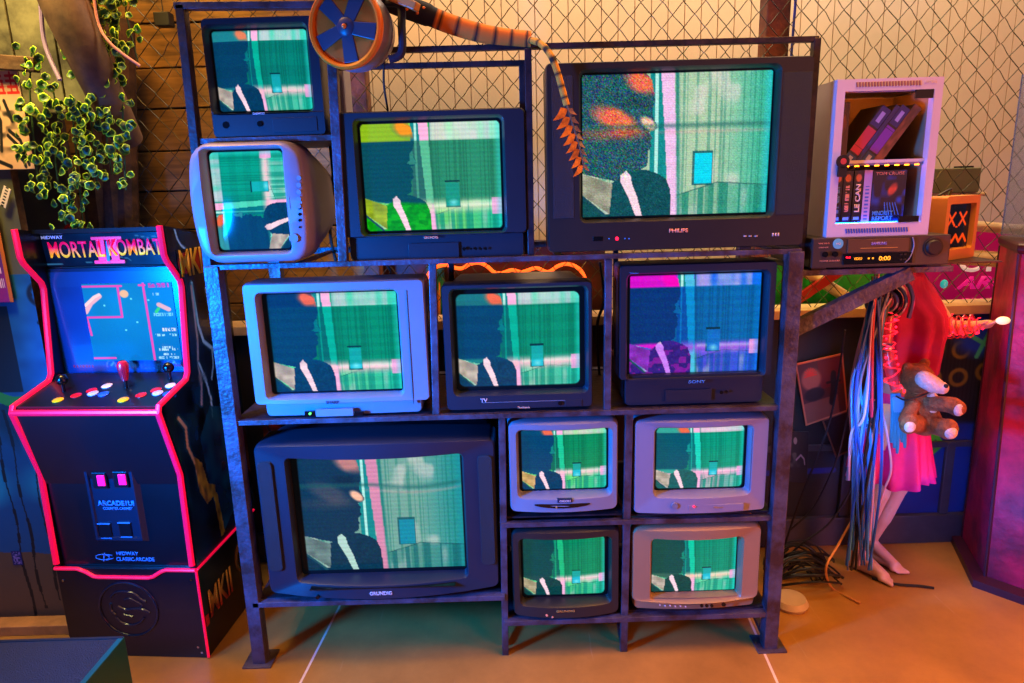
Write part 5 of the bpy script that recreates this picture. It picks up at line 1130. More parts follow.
bc = tape(.079, .0345, .025, .142, .12, spine(7, (.05, .1, .3), (.02, .03, .1)), 'third cassette from the left on the lower cabinet shelf, big white lettering')
text('spine_lettering', 'LE CAN', (.0125, -.001, .068), .075, .014, M['letter_pale'], bc, rot=(PI / 2, -PI / 2, 0), bold=.03)
tape(.106, .0345, .022, .142, .12, lambda U, V: mix(full(U, (.65, .55, .75)), full(U, (.25, .35, .7)), ((np.abs(U - .5) < .25) & (V > .3) & (np.sin(V * 90) > 0)) * 1.), 'pale lilac cassette spine left of the front facing cover on the lower shelf')
def mr(U, V):
    c = mix(full(U, (.03, .05, .14)), full(U, (.05, .25, .65)), np.clip(noise2(U, V, 6, 7, 12) * 2 - .8 + (V - .6), 0, 1)); c = mix(c, full(U, (.85, .3, .2)), np.clip((1 - np.hypot((U - .62 - (V - .35) * -.5) / .16, (V - .36) / .15)) * 2.4, 0, 1) * (.6 + .4 * noise2(U, V, 14, 14, 3)))
    for k in range(5): c = mix(c, full(U, (.2, .5, .9)), seg(U, V, [(.4 + .08 * k, .62), (.45 + .1 * k, .85)], .008))
    return c
t = tape(.130, .0345, .092, .140, .025, mr, 'front facing dark blue cassette cover on the lower cabinet shelf')
text('cover_lettering', 'TOM CRUISE', (.046, -.001, .132), .078, .008, M['letter_orange'], t); text('cover_lettering', 'MINORITY', (.034, -.001, .026), .056, .012, M['letter_blue'], t, bold=.02); text('cover_lettering', 'REPORT', (.034, -.001, .012), .056, .012, M['letter_blue'], t, bold=.02)
# upper shelf: one upright, three leaning
uz = sh_z + .0085
tape(.026, uz, .026, .150, .12, lambda U, V: mix(full(U, (.22, .10, .04)), full(U, (.9, .4, .1)), np.clip((1 - np.hypot((U - .5) / .3, (V - .35) / .18)) * 2, 0, 1) * noise2(U, V, 5, 9, 3)), 'brown upright cassette at the left end of the upper cabinet shelf')
LN = math.radians(35)
def lean(x, w, f, lab, fix): return tape(x, uz + .0005, w, .172, .12, f, lab, LN, y=.03)
def sp2(main, seed):
    def f(U, V):
        c = full(U, (.02, .03, .12)); c = mix(c, full(U, main), ((V > .36) & (V < .80) & (noise1(V, 50, seed) > .15)) * .9); c = mix(c, full(U, (.04, .08, .35)), (V < .33) * 1.); c = mix(c, full(U, (.05, .2, .45)), (V > .84) * 1.)
        c = mix(c, full(U, (.6, .55, .8)), ((np.abs(U - .5) < .2) & (V > .08) & (V < .25)) | ((np.abs(U - .5) < .22) & (V > .87) & (V < .96))); return c
    return f
lean(.042, .028, sp2((.75, .12, .28), 3), 'leaning cassette with a red banded spine on the upper shelf', 0)
lean(.078, .012, lambda U, V: mix(full(U, (.03, .04, .2)), full(U, (.1, .15, .5)), noise2(U, V, 3, 12, 2)), 'thin dark blue cassette leaning between the red and the purple banded ones', 0)
lean(.094, .026, sp2((.45, .12, .65), 6), 'leaning cassette with a purple banded spine on the upper shelf', 0)
lean(.127, .022, lambda U, V: mix(full(U, (.30, .16, .10)), full(U, (.5, .25, .2)), noise2(U, V, 4, 12, 8)), 'leaning brown cassette, rightmost on the upper shelf', 0)
# small tag hanging from the shelf at the left
tg = thing('black_tag', (cb.location.x + .026, cb.location.y - .008, cb.location.z + sh_z), 'small black tag with a red print hanging at the left end of the cabinet shelf', 'tag')
MB().lathe([(0, -.003), (.017, -.003), (.017, .003), (0, .003)], (0, 0, .006), 24, 'y').build('tag_disc', M['blackm'], tg); MB().box(-.013, .013, -.003, .003, -.034, -.006).build('tag_tongue', M['blackm'], tg, bevel=.002, smooth=0)
MB().lathe([(0, -.004), (.008, -.004), (.008, .0), (0, .0)], (0, 0, .006), 16, 'y').build('red_print', mat('tag_red', (190, 60, 60), .4), tg)
# small monitor with a carved face
mo = thing('small_monitor', (1.335, .130, 1.193), 'small orange-beige monitor with a glowing crossed-out face, right of the recorder', 'monitor', math.radians(30))
M['orangebeige'] = mat('orange_beige_plastic', (205, 140, 70), .45, 0, .15, 6)
mw, mh = .178, .185
b = MB(); b.loft([rring(-mw / 2 + .022, mw / 2 - .022, .034, mh - .026, .004, .02), rring(-mw / 2 + .018, mw / 2 - .018, .030, mh - .022, .006, 0), rring(-mw / 2, mw / 2, 0, mh, .008, .0), rring(-mw / 2, mw / 2, 0, mh, .008, .05)], False, False); b.build('front_housing', M['orangebeige'], mo)
MB().loft([rring(-mw / 2 + .004, mw / 2 - .004, .004, mh - .004, .008, .048), rring(-mw / 2 + .004, mw / 2 - .004, .004, mh - .008, .008, .12), rring(-mw / 2 + .03, mw / 2 - .03, .02, mh - .04, .01, .17)], False, True).build('rear_shell', M['orangebeige'], mo)
def face(U, V):
    c = full(U, (.06, .04, .05)) + (.02 * noise2(U, V, 6, 6, 2))[..., None]; R = (1, .28, .05)
    for cx in (.28, .72):
        c = mix(c, full(U, R), seg(U, V, [(cx - .13, .2), (cx + .13, .48)], .028) + seg(U, V, [(cx + .13, .2), (cx - .13, .48)], .028))
    c = mix(c, full(U, R), seg(U, V, [(.47, .52), (.53, .52)], .015)); zz = [(.08 + .14 * k, .86 if k % 2 == 0 else .70) for k in range(7)]
    c = mix(c, full(U, R), seg(U, V, zz, .035)); return c
picture('screen', lambda U, V: (-mw / 2 + .020 + (mw - .040) * U, .014 + 0 * U, mh - .024 - (mh - .056) * V), 50, 66, face, M['screen'], mo)
MB().tube(smooth_pts([(-.03, .06, mh), (-.01, .05, mh + .012), (.02, .05, mh + .018), (.035, .06, mh + .008), (.05, .07, mh)], 4), .004, 6).build('cable_tangle', M['blackm'], mo)
MB().box(-mw / 2 - .001, -mw / 2 + .003, .06, .14, .09, .093).build('side_slot', M['blackm'], mo, smooth=0)

# ================================================================== wheel lamp and striped tail, top centre
wl = thing('wheel_lamp', tuple(at(346, 27, -.10)), 'round dark blue five-spoked wheel with an orange rim above the top left television', 'wheel', math.radians(-16))
R_ = .094
M['rim'] = mat('orange_rim', (240, 120, 20), .35, coat=.2); M['bluemetal'] = mat('blue_black_plastic', (10, 22, 48), .65, 0, .2, 8)
MB().lathe([(R_ - .009, .0), (R_ - .007, -.010), (R_ - .001, -.013), (R_ + .004, -.008), (R_ + .005, .002), (R_ + .002, .010), (R_ - .007, .010), (R_ - .009, .0)], (0, 0, 0), 48, 'y').build('rim', M['rim'], wl)
MB().lathe([(0, .018), (R_ - .008, .018), (R_ - .004, .012), (R_ + .002, .02), (R_ + .004, .05), (R_ - .004, .055), (R_ + .002, .062), (R_ - .01, .10), (R_ - .03, .11), (0, .11)], (0, 0, 0), 48, 'y').build('drum', M['tv_silver'], wl)
MB().lathe([(0, .006), (R_ - .012, .004), (R_ - .008, .0), (R_ - .004, .004), (R_ - .006, .019), (0, .019)], (0, 0, 0), 40, 'y').build('back_disc', M['bluemetal'], wl)
for k in range(5):
    a = math.radians(60 + 72 * k); ca, sa = math.cos(a), math.sin(a); w0, w1 = .030, .040
    b = MB(); poly_ = [(.012, -w0 / 2), (R_ - .012, -w1 / 2), (R_ - .012, w1 / 2), (.012, w0 / 2)]
    b.prism(poly_, lambda p, t: (p[0] * ca - p[1] * sa, t, p[0] * sa + p[1] * ca), .008, -.003); b.build('spoke', mat('spoke_plastic', (44, 50, 72), .4) if k == 0 else bpy.data.materials['spoke_plastic'], wl, bevel=.002, smooth=0)
hb_ = MB().lathe([(0, -.008), (.016, -.008), (.022, -.004), (.024, .012), (0, .012)], (0, 0, 0), 30, 'y').build('hub', bpy.data.materials['spoke_plastic'], wl)
MB().sphere((0, -.010, 0), .006, n=14).build('hub_cap', M['rim'], hb_)
MB().tube(smooth_pts([(.085, .06, .06), (.12, .06, .05), (.125, .05, .0), (.12, .05, -.06), (.09, .04, -.075)], 5), .010, 10).build('bracket', M['bluemetal'], wl)
MB().bar((.10, .05, .07), (.17, .05, .04), .02, .03).build('bracket', M['orangebeige'], wl, bevel=.003, smooth=0)
# banded tail lying along the fence
TP = smooth_pts([at(372, -8, -.02), at(398, 4, -.01), at(425, 14, 0), at(450, 24, .01), at(480, 33, .02), at(508, 38, .03), at(531, 40, .03)], 8)
tl_ = thing('striped_tail', tuple(TP[-1]), 'orange and black banded tail ending in a string of orange leaves', 'tail')
def band(U):  # along length
    return 0
mt, nt, bs = new_mat('banded_fur'); va = nt.nodes.new('ShaderNodeVertexColor'); va.layer_name = 'pic'; nt.links.new(va.outputs['Color'], bs.inputs['Base Color']); bs.inputs['Roughness'].default_value = .85
n = len(TP); nn = 14; vs, fs, cs = [], [], []
b = MB(); b.tube([p - TP[-1] for p in TP], [.0265 - .004 * k / n + (.003 if k < n * .35 else 0) for k in range(n)], nn)
o = b.build('banded_sleeve', mt, tl_); ca = o.data.color_attributes.new('pic', 'FLOAT_COLOR', 'POINT'); col = np.ones((len(o.data.vertices), 4))
for i, v_ in enumerate(o.data.vertices):
    k = (i // nn) / n
    blk = (math.sin(k * 62) > .45) if k > .42 else (k < .40)
    c = (.08, .07, .06) if blk else (.92, .50, .12)
    if k < .40: c = (.06, .07, .16)
    col[i, :3] = s2l(c)
ca.data.foreach_set('color', col.ravel().astype(np.float32))
for k in range(10):
    p = TP[int(1 + k * 1.7)] - TP[-1]; MB().sphere(p + Vector((0, -.024, .008 * (1 if k % 2 else -1))), .005, n=10).build('stud', M['rim'], tl_)
TH = smooth_pts([at(530, 40, .0), at(541, 44, -.03), at(551, 56, -.06), at(558, 74, -.065), at(563, 92, -.065), at(567, 106, -.065)], 6)
b = MB().tube([p - TP[-1] for p in TH], .0085, 10); o = b.build('thin_cord', mt, tl_); ca = o.data.color_attributes.new('pic', 'FLOAT_COLOR', 'POINT'); col = np.ones((len(o.data.vertices), 4))
for i in range(len(o.data.vertices)):
    k = i // 10; col[i, :3] = s2l((.12, .10, .06) if math.sin(k * 1.5) > .45 else (.85, .58, .15))
ca.data.foreach_set('color', col.ravel().astype(np.float32))
M['thin_rail_brown'] = mat('brown_stem', (120, 90, 60), .6); M['orleaf'] = mat('orange_leaf', (240, 130, 20), .5, 0, .35, 30, col2=(150, 70, 14))
LP = smooth_pts([at(567, 106, -.07), at(572, 122, -.07), at(577, 138, -.07), at(581, 153, -.07), at(584, 168, -.07)], 4)
MB().tube([p - TP[-1] for p in LP], .003, 6).build('leaf_stem', M['thin_rail_brown'], tl_)
for k, p in enumerate(LP[1::2]):
    for sd in (-1, 1):
        s = (.052 - .0014 * k) * (1.0 if sd < 0 else .55); dirv = Vector((sd * .75, -.30, -.55 - .03 * k)).normalized(); wv = Vector((.3 * sd, .1, .95)).normalized()
        q0 = p - TP[-1]; pts = [q0, q0 + dirv * s * .35 + wv * s * .28, q0 + dirv * s * .6 + wv * s * .12, q0 + dirv * s, q0 + dirv * s * .6 - wv * s * .16, q0 + dirv * s * .3 - wv * s * .22]
        b = MB(); th_ = Vector((0, .0015, 0)); b.loft([[v - th_ for v in pts], [v + th_ for v in pts]]); b.build('leaf', M['orleaf'], tl_, smooth=0)
# dark cable from the wheel down behind the upper middle set
o = MB().tube(smooth_pts([at(384, 60, .03), at(384, 85, .04), at(388, 112, .08), at(389, 125, .10)], 5), .003, 6).build('cable', M['blackm'], None); tag(o, 'thin black cable hanging from the wheel to the yellow-green television', 'cable')

# ================================================================== body helper: union of tapered limbs, voxel remeshed into one surface
def sculpt(name, limbs, balls, material, parent, voxel=.006, smooth_it=4):
    b = MB()
    for a, c, r0_, r1_ in limbs:
        a = Vector(a); c = Vector(c); n = 6; t = (c - a); L_ = t.length; t = t.normalized()
        P, R = [], []
        for k in range(4): th = PI / 2 * k / 4; P.append(a - t * r0_ * math.cos(th)); R.append(max(r0_ * math.sin(th), 1e-4))
        for k in range(n + 1): P.append(a + t * L_ * k / n); R.append(r0_ + (r1_ - r0_) * k / n)
        for k in range(1, 5): th = PI / 2 * k / 4; P.append(c + t * r1_ * math.sin(th)); R.append(max(r1_ * math.cos(th), 1e-4))
        b.tube(P, R, 14)
    for c, r, sc in balls: b.sphere(c, r, sc, 16)
    me = bpy.data.meshes.new(name); me.from_pydata(b.v, [], b.f); o = bpy.data.objects.new(name, me); C.objects.link(o)
    bm = bmesh.new(); bm.from_mesh(me); bmesh.ops.recalc_face_normals(bm, faces=bm.faces); bm.to_mesh(me); bm.free()
    md = o.modifiers.new('r', 'REMESH'); md.mode = 'VOXEL'; md.voxel_size = voxel; md.use_smooth_shade = True
    ms = o.modifiers.new('s', 'SMOOTH'); ms.iterations = smooth_it; ms.factor = .5
    dg = bpy.context.evaluated_depsgraph_get(); dg.update(); me2 = bpy.data.meshes.new_from_object(o.evaluated_get(dg)); bpy.data.objects.remove(o)
    me2.materials.clear(); me2.materials.append(material)
    for p in me2.polygons: p.use_smooth = True
    o = bpy.data.objects.new(name, me2); C.objects.link(o)
    if parent: o.parent = parent
    return o
# ================================================================== mannequin
MX, MY = 1.385, .385
mq = thing('mannequin', (MX, MY, 0), 'barefoot mannequin in a red top and pink skirt with a mechanical lit arm', 'mannequin')
def lm(p): return (p[0] - MX, p[1] - MY, p[2])
fd_ = Vector((.6, -.8, 0)); rt = Vector((-.8, -.6, 0))   # facing, her right
ctr = Vector((1.365, .42, 0))
def bodyp(f_, r_, z): v = ctr + fd_ * f_ + rt * r_; return (v.x - MX, v.y - MY, z)
skin = mat('mannequin_skin', (214, 168, 140), .38, 0, .1, 9)
limbs, balls = [], []
# near (right) leg
hipR, kneeR, ankR = bodyp(0, .056, .585), lm((1.305, .372, .325)), lm((1.262, .420, .075))
hipL, kneeL, ankL = bodyp(0, -.060, .585), lm((1.405, .43, .32)), lm((1.352, .475, .07))
for h, k, a, toe in ((hipR, kneeR, ankR, lm((1.352, .285, .014))), (hipL, kneeL, ankL, lm((1.425, .345, .014)))):
    limbs += [(h, k, .068, .040), (k, (k[0] * .45 + a[0] * .55, k[1] * .45 + a[1] * .55, k[2] * .45 + a[2] * .55), .038, .034), ((k[0] * .6 + a[0] * .4, k[1] * .6 + a[1] * .4, k[2] * .6 + a[2] * .4), a, .036, .020)]
    A_ = Vector(a); T = Vector(toe); heel = A_ + (A_ - T).normalized() * .012; heel.z = .020; d = (T - heel); d.z = 0; d.normalize(); side = Vector((d.y, -d.x, 0))
    mid = T - d * .05; mid.z = .024
    limbs += [(A_, heel, .021, .019), (A_ + d * .008, mid, .022, .019), (heel, mid, .018, .020)]
    bp_ = T - d * .045; bp_.z = .016
    limbs += [(bp_ - side * .014, bp_ + side * .014, .015, .014), (mid, bp_, .020, .016)]
    inner = 1 if h == hipR else -1
    for i in range(5):
        off = (i - 2) * .0088; ln = .028 - .004 * i; r = .0078 - .0009 * i; s_ = -inner
        q = bp_ + side * (-2 + i) * .0088 * s_ + d * .012; e = q + d * ln; q.z = .012; e.z = .0085
        limbs.append((q, e, r, r * .85))
# torso
limbs += [(bodyp(0, .055, .60), bodyp(0, -.055, .60), .078, .078), (bodyp(0, 0, .64), bodyp(.0, 0, .76), .085, .066), (bodyp(0, 0, .76), bodyp(0, 0, .90), .064, .078), (bodyp(.0, .030, .93), bodyp(.0, -.030, .93), .070, .070), (bodyp(0, .10, 1.045), bodyp(0, -.10, 1.045), .040, .040), (bodyp(0, 0, .98), bodyp(0, 0, 1.04), .072, .050)]
balls += [(bodyp(.055, .042, .955), .036, (1, 1, 1)), (bodyp(.055, -.042, .955), .036, (1, 1, 1)), (bodyp(-.04, .035, .575), .055, (1, 1, 1)), (bodyp(-.04, -.035, .575), .055, (1, 1, 1))]
limbs += [(bodyp(-.005, 0, 1.05), bodyp(.01, 0, 1.15), .032, .030)]
# head behind the cabinet
hc = Vector(bodyp(.02, 0, 1.235)); balls += [(hc, .068, (1, 1.05, 1.2)), (hc + fd_ * .02 + Vector((0, 0, -.045)), .045, (1, 1, 1))]
limbs += [(hc + fd_ * .068 + Vector((0, 0, .01)), hc + fd_ * .082 + Vector((0, 0, -.012)), .007, .010), (hc + fd_ * .062 + rt * .014 + Vector((0, 0, -.038)), hc + fd_ * .062 - rt * .014 + Vector((0, 0, -.038)), .006, .006)]
balls += [(hc + rt * .068 + Vector((0, 0, -.005)), .014, (.5, 1, 1.2)), (hc - rt * .068 + Vector((0, 0, -.005)), .014, (.5, 1, 1.2))]
# far (left) arm reaching forward with a hand
shL = Vector(bodyp(0, -.125, 1.04)); elL = Vector(lm((1.530, .43, .915))); wrL = Vector(lm((1.572, .360, .935)))
limbs += [(shL, elL, .034, .027), (elL, wrL, .026, .018)]
pd = (wrL - elL).normalized(); pd = (pd + Vector((.2, 0, .10))).normalized(); ps = Vector((0, 0, 1)).cross(pd).normalized()
palm = wrL + pd * .040; limbs += [(wrL, palm, .017, .015), (wrL + ps * .010, palm + ps * .012, .010, .009), (wrL - ps * .010, palm - ps * .012, .010, .009)]
for i in range(4):
    q = palm + ps * (-.0165 + .011 * i); ln = (.020, .024, .023, .018)[i]; e = q + pd * ln + Vector((0, 0, .004)); e2 = e + pd * ln * .7 + Vector((0, 0, .012)); limbs += [(q, e, .0058, .0052), (e, e2, .0052, .0044)]
q = wrL + pd * .012 - ps * .012; limbs += [(q, q - ps * .02 + pd * .018 + Vector((0, 0, .006)), .0068, .006), (q - ps * .02 + pd * .018 + Vector((0, 0, .006)), q - ps * .026 + pd * .036 + Vector((0, 0, .012)), .006, .005)]
sculpt('body', limbs, balls, skin, mq, .0045, 3)
# clothes
M['redcloth'] = mat('crimson_cloth', (190, 20, 80), .75, 0, .25, 6, bump=.3, bscale=40)
M['pinkcloth'] = mat('hot_pink_cloth', (235, 20, 130), .6, 0, .15, 8)
def cloth(name, prof, m_, pleats, amp, seed=0, open_=True, solid=.002, parent=None):
    """prof: (z, forward, sideways radius, depth radius) from top to bottom around the body axis"""
    n = 96; rings = []
    for j, (z, fo, ra, rd) in enumerate(prof):
        t = j / (len(prof) - 1); ring = []
        for k in range(n):
            a = 2 * PI * k / n; w_ = 1 + amp * t * math.sin(a * pleats + 1.5 * math.sin(a * 3 + seed)) + amp * .5 * t * math.sin(a * (pleats * .37) + seed + 2.0 * t)
            v = ctr + rt * (math.cos(a) * ra * w_) + fd_ * (fo + math.sin(a) * rd * w_); ring.append((v.x - MX, v.y - MY, z + .006 * t * math.sin(a * 5 + seed)))
        rings.append(ring)
    b = MB().loft(rings, False, False); o = b.build(name, m_, parent or mq, smooth=70); md = o.modifiers.new('t', 'SOLIDIFY'); md.thickness = solid; return o
cloth('top', [(1.12, 0, .042, .042), (1.10, 0, .060, .050), (1.07, 0, .110, .060), (1.03, .01, .120, .078), (.98, .02, .108, .104), (.93, .025, .104, .106), (.88, .025, .100, .098), (.83, .025, .098, .094), (.785, .02, .096, .092), (.755, .02, .092, .088)], M['redcloth'], 11, .19, 2)
cloth('skirt', [(.69, 0, .080, .074), (.66, 0, .092, .084), (.60, 0, .108, .100), (.53, 0, .122, .112), (.46, 0, .132, .122), (.41, 0, .140, .130), (.375, 0, .144, .134)], M['pinkcloth'], 14, .11, 1)
cloth('waistband', [(.70, 0, .083, .077), (.68, 0, .090, .084), (.665, 0, .094, .087)], M['pinkcloth'], 1, 0)
# mechanical near arm
M['steelblue'] = mat('brushed_steel', (150, 160, 185), .3, .9); M['redglow'] = mat('red_glow_tube', (255, 30, 40), .3, emit=(255, 30, 50), estr=2.2)
M['clear'] = mat('rosy_clear_plastic', (235, 110, 120), .15, 0, trans=.6)
shR = Vector(bodyp(.0, .150, 1.035)); elR = shR + Vector((-.005, -.035, -.15)); wrR = elR + Vector((.03, -.025, -.14))
arm = MB(); arm.sphere(shR + Vector((0, 0, -.0)), .050, (1, 1, 1), 20); ua = arm.build('shoulder_joint', M['steelblue'], mq)
out = (rt * .9 + fd_ * -.1).normalized(); out = Vector((out.x * .6, -.8, .1)).normalized()
def ringat(c, rad, r, m_, nm, ax):
    q = ax.to_track_quat('Z', 'Y'); MB().tube([c + q @ Vector((rad * math.cos(2 * PI * k / 32), rad * math.sin(2 * PI * k / 32), 0)) for k in range(33)], r, 8).build(nm, m_, ua)
for rad, dd, r, m_ in ((.058, .018, .006, M['steelblue']), (.044, .034, .007, M['black']), (.034, .042, .006, M['steelblue']), (.020, .050, .005, M['clear'])): ringat(shR + out * dd, rad, r, m_, 'joint_ring', out)
q = out.to_track_quat('Z', 'Y')
pts = [shR + out * .02 + q @ Vector(v) for v in ((-.05, .06, 0), (.04, .07, 0), (.075, .02, 0), (.07, -.05, 0))]
MB().tube(smooth_pts(pts, 4), .007, 8).build('shoulder_guard', M['steelblue'], ua)
b = MB(); b.tube([shR + Vector((0, -.02, -.03)), (shR + elR) / 2, elR], [.022, .026, .018], 12); b.build('upper_arm_shell', M['clear'], mq)
b = MB(); b.tube([elR, (elR + wrR) / 2, wrR], [.020, .022, .013], 12); b.build('forearm_shell', M['clear'], mq)
MB().sphere(elR, .024, n=16).build('elbow_joint', M['steelblue'], mq)
rr = random.Random(5)
def glowwrap(a, c, rad, turns, nm='glow_wire', n=60, m_=None, r=.0016):
    a = Vector(a); c = Vector(c); t = (c - a).normalized(); x = t.orthogonal().normalized(); y = t.cross(x)
    MB().tube([a + (c - a) * (k / n) + (x * math.cos(turns * 2 * PI * k / n) + y * math.sin(turns * 2 * PI * k / n)) * rad * (1 + .15 * math.sin(k)) for k in range(n + 1)], r, 6).build(nm, m_ or M['redglow'], mq)
glowwrap(shR + Vector((0, -.02, -.03)), elR, .027, 3); glowwrap(elR, wrR, .022, 3); glowwrap(shR + Vector((0, -.02, -.03)), elR, .029, -2.2); glowwrap(elR, wrR, .024, -2.4); glowwrap(elL - (elL - shL) * .35, elL, .030, 2); glowwrap(elL, wrL, .027, 3); glowwrap(elL, wrL + (wrL - elL) * .3, .030, -2.3)
glowwrap(elL, wrL, .034, 4, 'arm_wire', 50, M['clear'], .003)
for i in range(16):
    t_ = rr.random(); p = (shR.lerp(elR, t_ * 2) if t_ < .5 else elR.lerp(wrR, t_ * 2 - 1)) + Vector((rr.uniform(-.02, .02), -.028, rr.uniform(-.01, .01)))
    MB().sphere(p, .0038, n=8).build('red_diode', M['led_red'], mq)
for i in range(10):
    p = elL.lerp(wrL, rr.random()) + Vector((rr.uniform(-.01, .01), -.036, rr.uniform(-.015, .02))); MB().sphere(p, .0036, n=8).build('red_diode', M['led_red'], mq)
b = MB(); hd_ = wrR
for i in range(5):
    q0 = wrR + Vector((-.012 + .006 * i, -.004, -.01)); b.tube(smooth_pts([q0, q0 + Vector((.0, -.012, -.05)), q0 + Vector((.004 * (i - 2) + .01, -.015, -.10)), q0 + Vector((.006 * (i - 2) + .02, -.01, -.17 - .02 * (i % 3)))], 4), [.006] * 12 + [.004], 8)
b.build('hanging_tubes', mat('teal_tube', (40, 140, 180), .4), mq)
b = MB(); b.loft([rring(-.022, .022, -.06, .0, .006, 0), rring(-.018, .018, -.05, .0, .006, -.012)]); o = b.build('arm_cuff', mat('pale_blue_cuff', (120, 170, 210), .45), mq, bevel=.002); o.location = wrR + Vector((.006, -.012, -.02))
# cream glowing fingertip light near the hand
ht = wrL + pd * .065 + Vector((.0, -.025, .012))
MB().sphere(ht, .017, (1.4, .7, .8), 14).build('hand_light', mat('cream_hand_light', (250, 235, 190), .4, emit=(250, 240, 190), estr=.7), mq)
MB().sphere(Vector(lm(tuple(at(944, 284, .40)))), .014, (1, .5, 1.1), 10).build('teal_patch', mat('teal_patch', (20, 190, 200), .4, emit=(20, 190, 200), estr=.4), mq)

# hanging cables beside the mannequin, each one its own
CC = {'pale blue': (80, 165, 240), 'deep blue': (16, 90, 190), 'pinkish white': (225, 170, 190), 'grey': (120, 125, 150), 'black': (14, 14, 18), 'red': (220, 40, 60)}
for k_, v_ in CC.items(): M['c_' + k_] = mat(k_.replace(' ', '_') + '_cable_sheath', v_, .45)
rr = random.Random(21); seq = ['pale blue', 'deep blue', 'pinkish white', 'grey', 'black', 'deep blue', 'pale blue', 'pinkish white', 'black', 'deep blue', 'red', 'pale blue', 'deep blue', 'black', 'grey', 'pinkish white', 'black', 'pale blue', 'deep blue', 'deep blue', 'grey', 'pale blue', 'black', 'pinkish white', 'deep blue', 'pale blue', 'black', 'deep blue', 'pale blue', 'grey', 'black', 'black']
for i, cn in enumerate(seq):
    yy = .17 + .12 * rr.random(); xt = rr.uniform(872, 893); xm = 851 + (i * 7 % 32) + rr.uniform(-3, 3); xb = rr.uniform(846, 872); ye = rr.choice([560, 565, 570, 540, 520, 480, 550, 565])
    if cn == 'red': ye = 400; xm = 872; xb = 874
    pts = [at(xt, rr.uniform(272, 300), yy), at((xt + xm) / 2 + rr.uniform(-3, 1), 330 + rr.uniform(-15, 15), yy), at(xm, 400 + rr.uniform(-20, 20), yy), at((xm + xb) / 2 + rr.uniform(-6, 6), (400 + ye) / 2 + rr.uniform(-10, 10), yy + .02), at(xb, ye, yy + .05)]
    pts[-1].z = max(pts[-1].z, .008); pts[-1].y = pts[-1].y
    o = MB().tube(smooth_pts(pts, 7), rr.choice([.0028, .0035, .0042, .005]), 6).build('hanging_cable', M['c_' + cn], None)
    tag(o, cn + ' cable hanging in the thick bundle beside the mannequin', 'cable', cn + ' cables of the bundle beside the mannequin')
# two stray pale cables
o = MB().tube(smooth_pts([at(861, 505, .26), at(838, 545, .24), at(826, 568, .2), atz(832, 588, .006), atz(848, 597, .006), atz(860, 603, .006)], 7), .004, 8).build('stray_cable', M['orangebeige'], None); tag(o, 'pale cable sweeping from the bundle onto the floor and ending left of the feet', 'cable')
o = MB().tube(smooth_pts([at(880, 400, .2), at(888, 440, .2), at(891, 470, .2), at(884, 490, .22), at(876, 515, .26)], 7), .0035, 8).build('stray_cable', M['c_pinkish white'], None); tag(o, 'pinkish white cable curving across the pink skirt', 'cable')
o = MB().tube(smooth_pts([atz(872, 578, .006), atz(895, 584, .006), atz(920, 586, .006), atz(934, 588, .006)], 6), .005, 8).build('stray_cable', M['c_black'], None); tag(o, 'short black cable lying on the floor beside the bare feet', 'cable')
# black cable heap on the floor
for i in range(13):
    cx, cy, R0 = rr.uniform(792, 812), rr.uniform(565, 595), rr.uniform(.05, .11); c0 = atz(cx, cy, 0); c0.y = min(c0.y, .42); tilt = rr.uniform(.1, 1.35); n = 44; ph = rr.random() * 6
    pts = []
    for k in range(n + 1):
        a = ph + 2 * PI * k / n * 1.6; q = Vector((R0 * math.cos(a) * (1 + .15 * math.sin(2.3 * a)), R0 * .7 * math.sin(a) * math.cos(tilt), .006 + R0 * 1.0 * abs(math.sin(a)) * math.sin(tilt) + .012 * (i % 3))); pts.append(c0 + q)
    o = MB().tube(pts, .0035, 6).build('coiled_cable', M['c_black'], None); tag(o, 'black cable looped in the heap on the floor between rack and mannequin', 'cable', 'black cables heaped on the floor')
for i, pts in enumerate(([(862, 470), (832, 520), (800, 545), (786, 560)], [(850, 400), (838, 455), (815, 505), (790, 530)], [(845, 330), (830, 420), (800, 500), (785, 545)])):
    o = MB().tube(smooth_pts([at(x, y, .40) for x, y in pts], 7), .004, 6).build('draped_cable', M['c_black'], None); tag(o, 'thin black cable draped from the bundle towards the floor heap', 'cable', 'draped black cables right of the rack')
o = MB().lathe([(0, 0), (.055, 0), (.06, .012), (.05, .03), (0, .032)], (atz(790, 605, 0).x, atz(790, 605, 0).y, 0), 24).build('round_adapter', M['beige'], None); tag(o, 'pale rounded adapter on the floor under the black cable heap', 'adapter')

# ================================================================== teddy bear
tb = thing('teddy_bear', tuple(at(925, 425, .20)), 'brown teddy bear with cream muzzle hanging against the pink skirt', 'teddy bear'); T0 = tb.location
def tp(x, y, Y): v = at(x, y, Y) - T0; return v
M['fur'] = mat('brown_fur', (176, 92, 44), .9, 0, .45, 60, bump=1.0, bscale=160); M['creamfur'] = mat('cream_fur', (240, 195, 175), .9, 0, .2, 60, bump=.8, bscale=160)
hd3 = tp(917, 378, .21)
sculpt('body', [(tp(918, 398, .21), tp(924, 420, .20), .040, .052), (tp(930, 403, .17), tp(953, 405, .13), .024, .026), (tp(913, 405, .17), tp(905, 420, .15), .020, .020),
    (tp(920, 424, .19), tp(912, 424, .12), .030, .028), (tp(930, 424, .19), tp(944, 428, .12), .030, .030)], [(hd3, .052, (1, 1, .95)), (hd3 + Vector((-.035, .0, .035)), .018, (1, .7, 1)), (hd3 + Vector((.032, .02, .042)), .018, (1, .7, 1)), (tp(957, 408, .12), .026, (1, 1, 1)), (tp(909, 424, .10), .033, (.9, .7, 1)), (tp(948, 429, .10), .034, (.9, .7, 1))], M['fur'], tb, .004, 2)
def furball(nm, c, r, sc): MB().sphere(c, r, sc, 16).build(nm, M['creamfur'], tb)
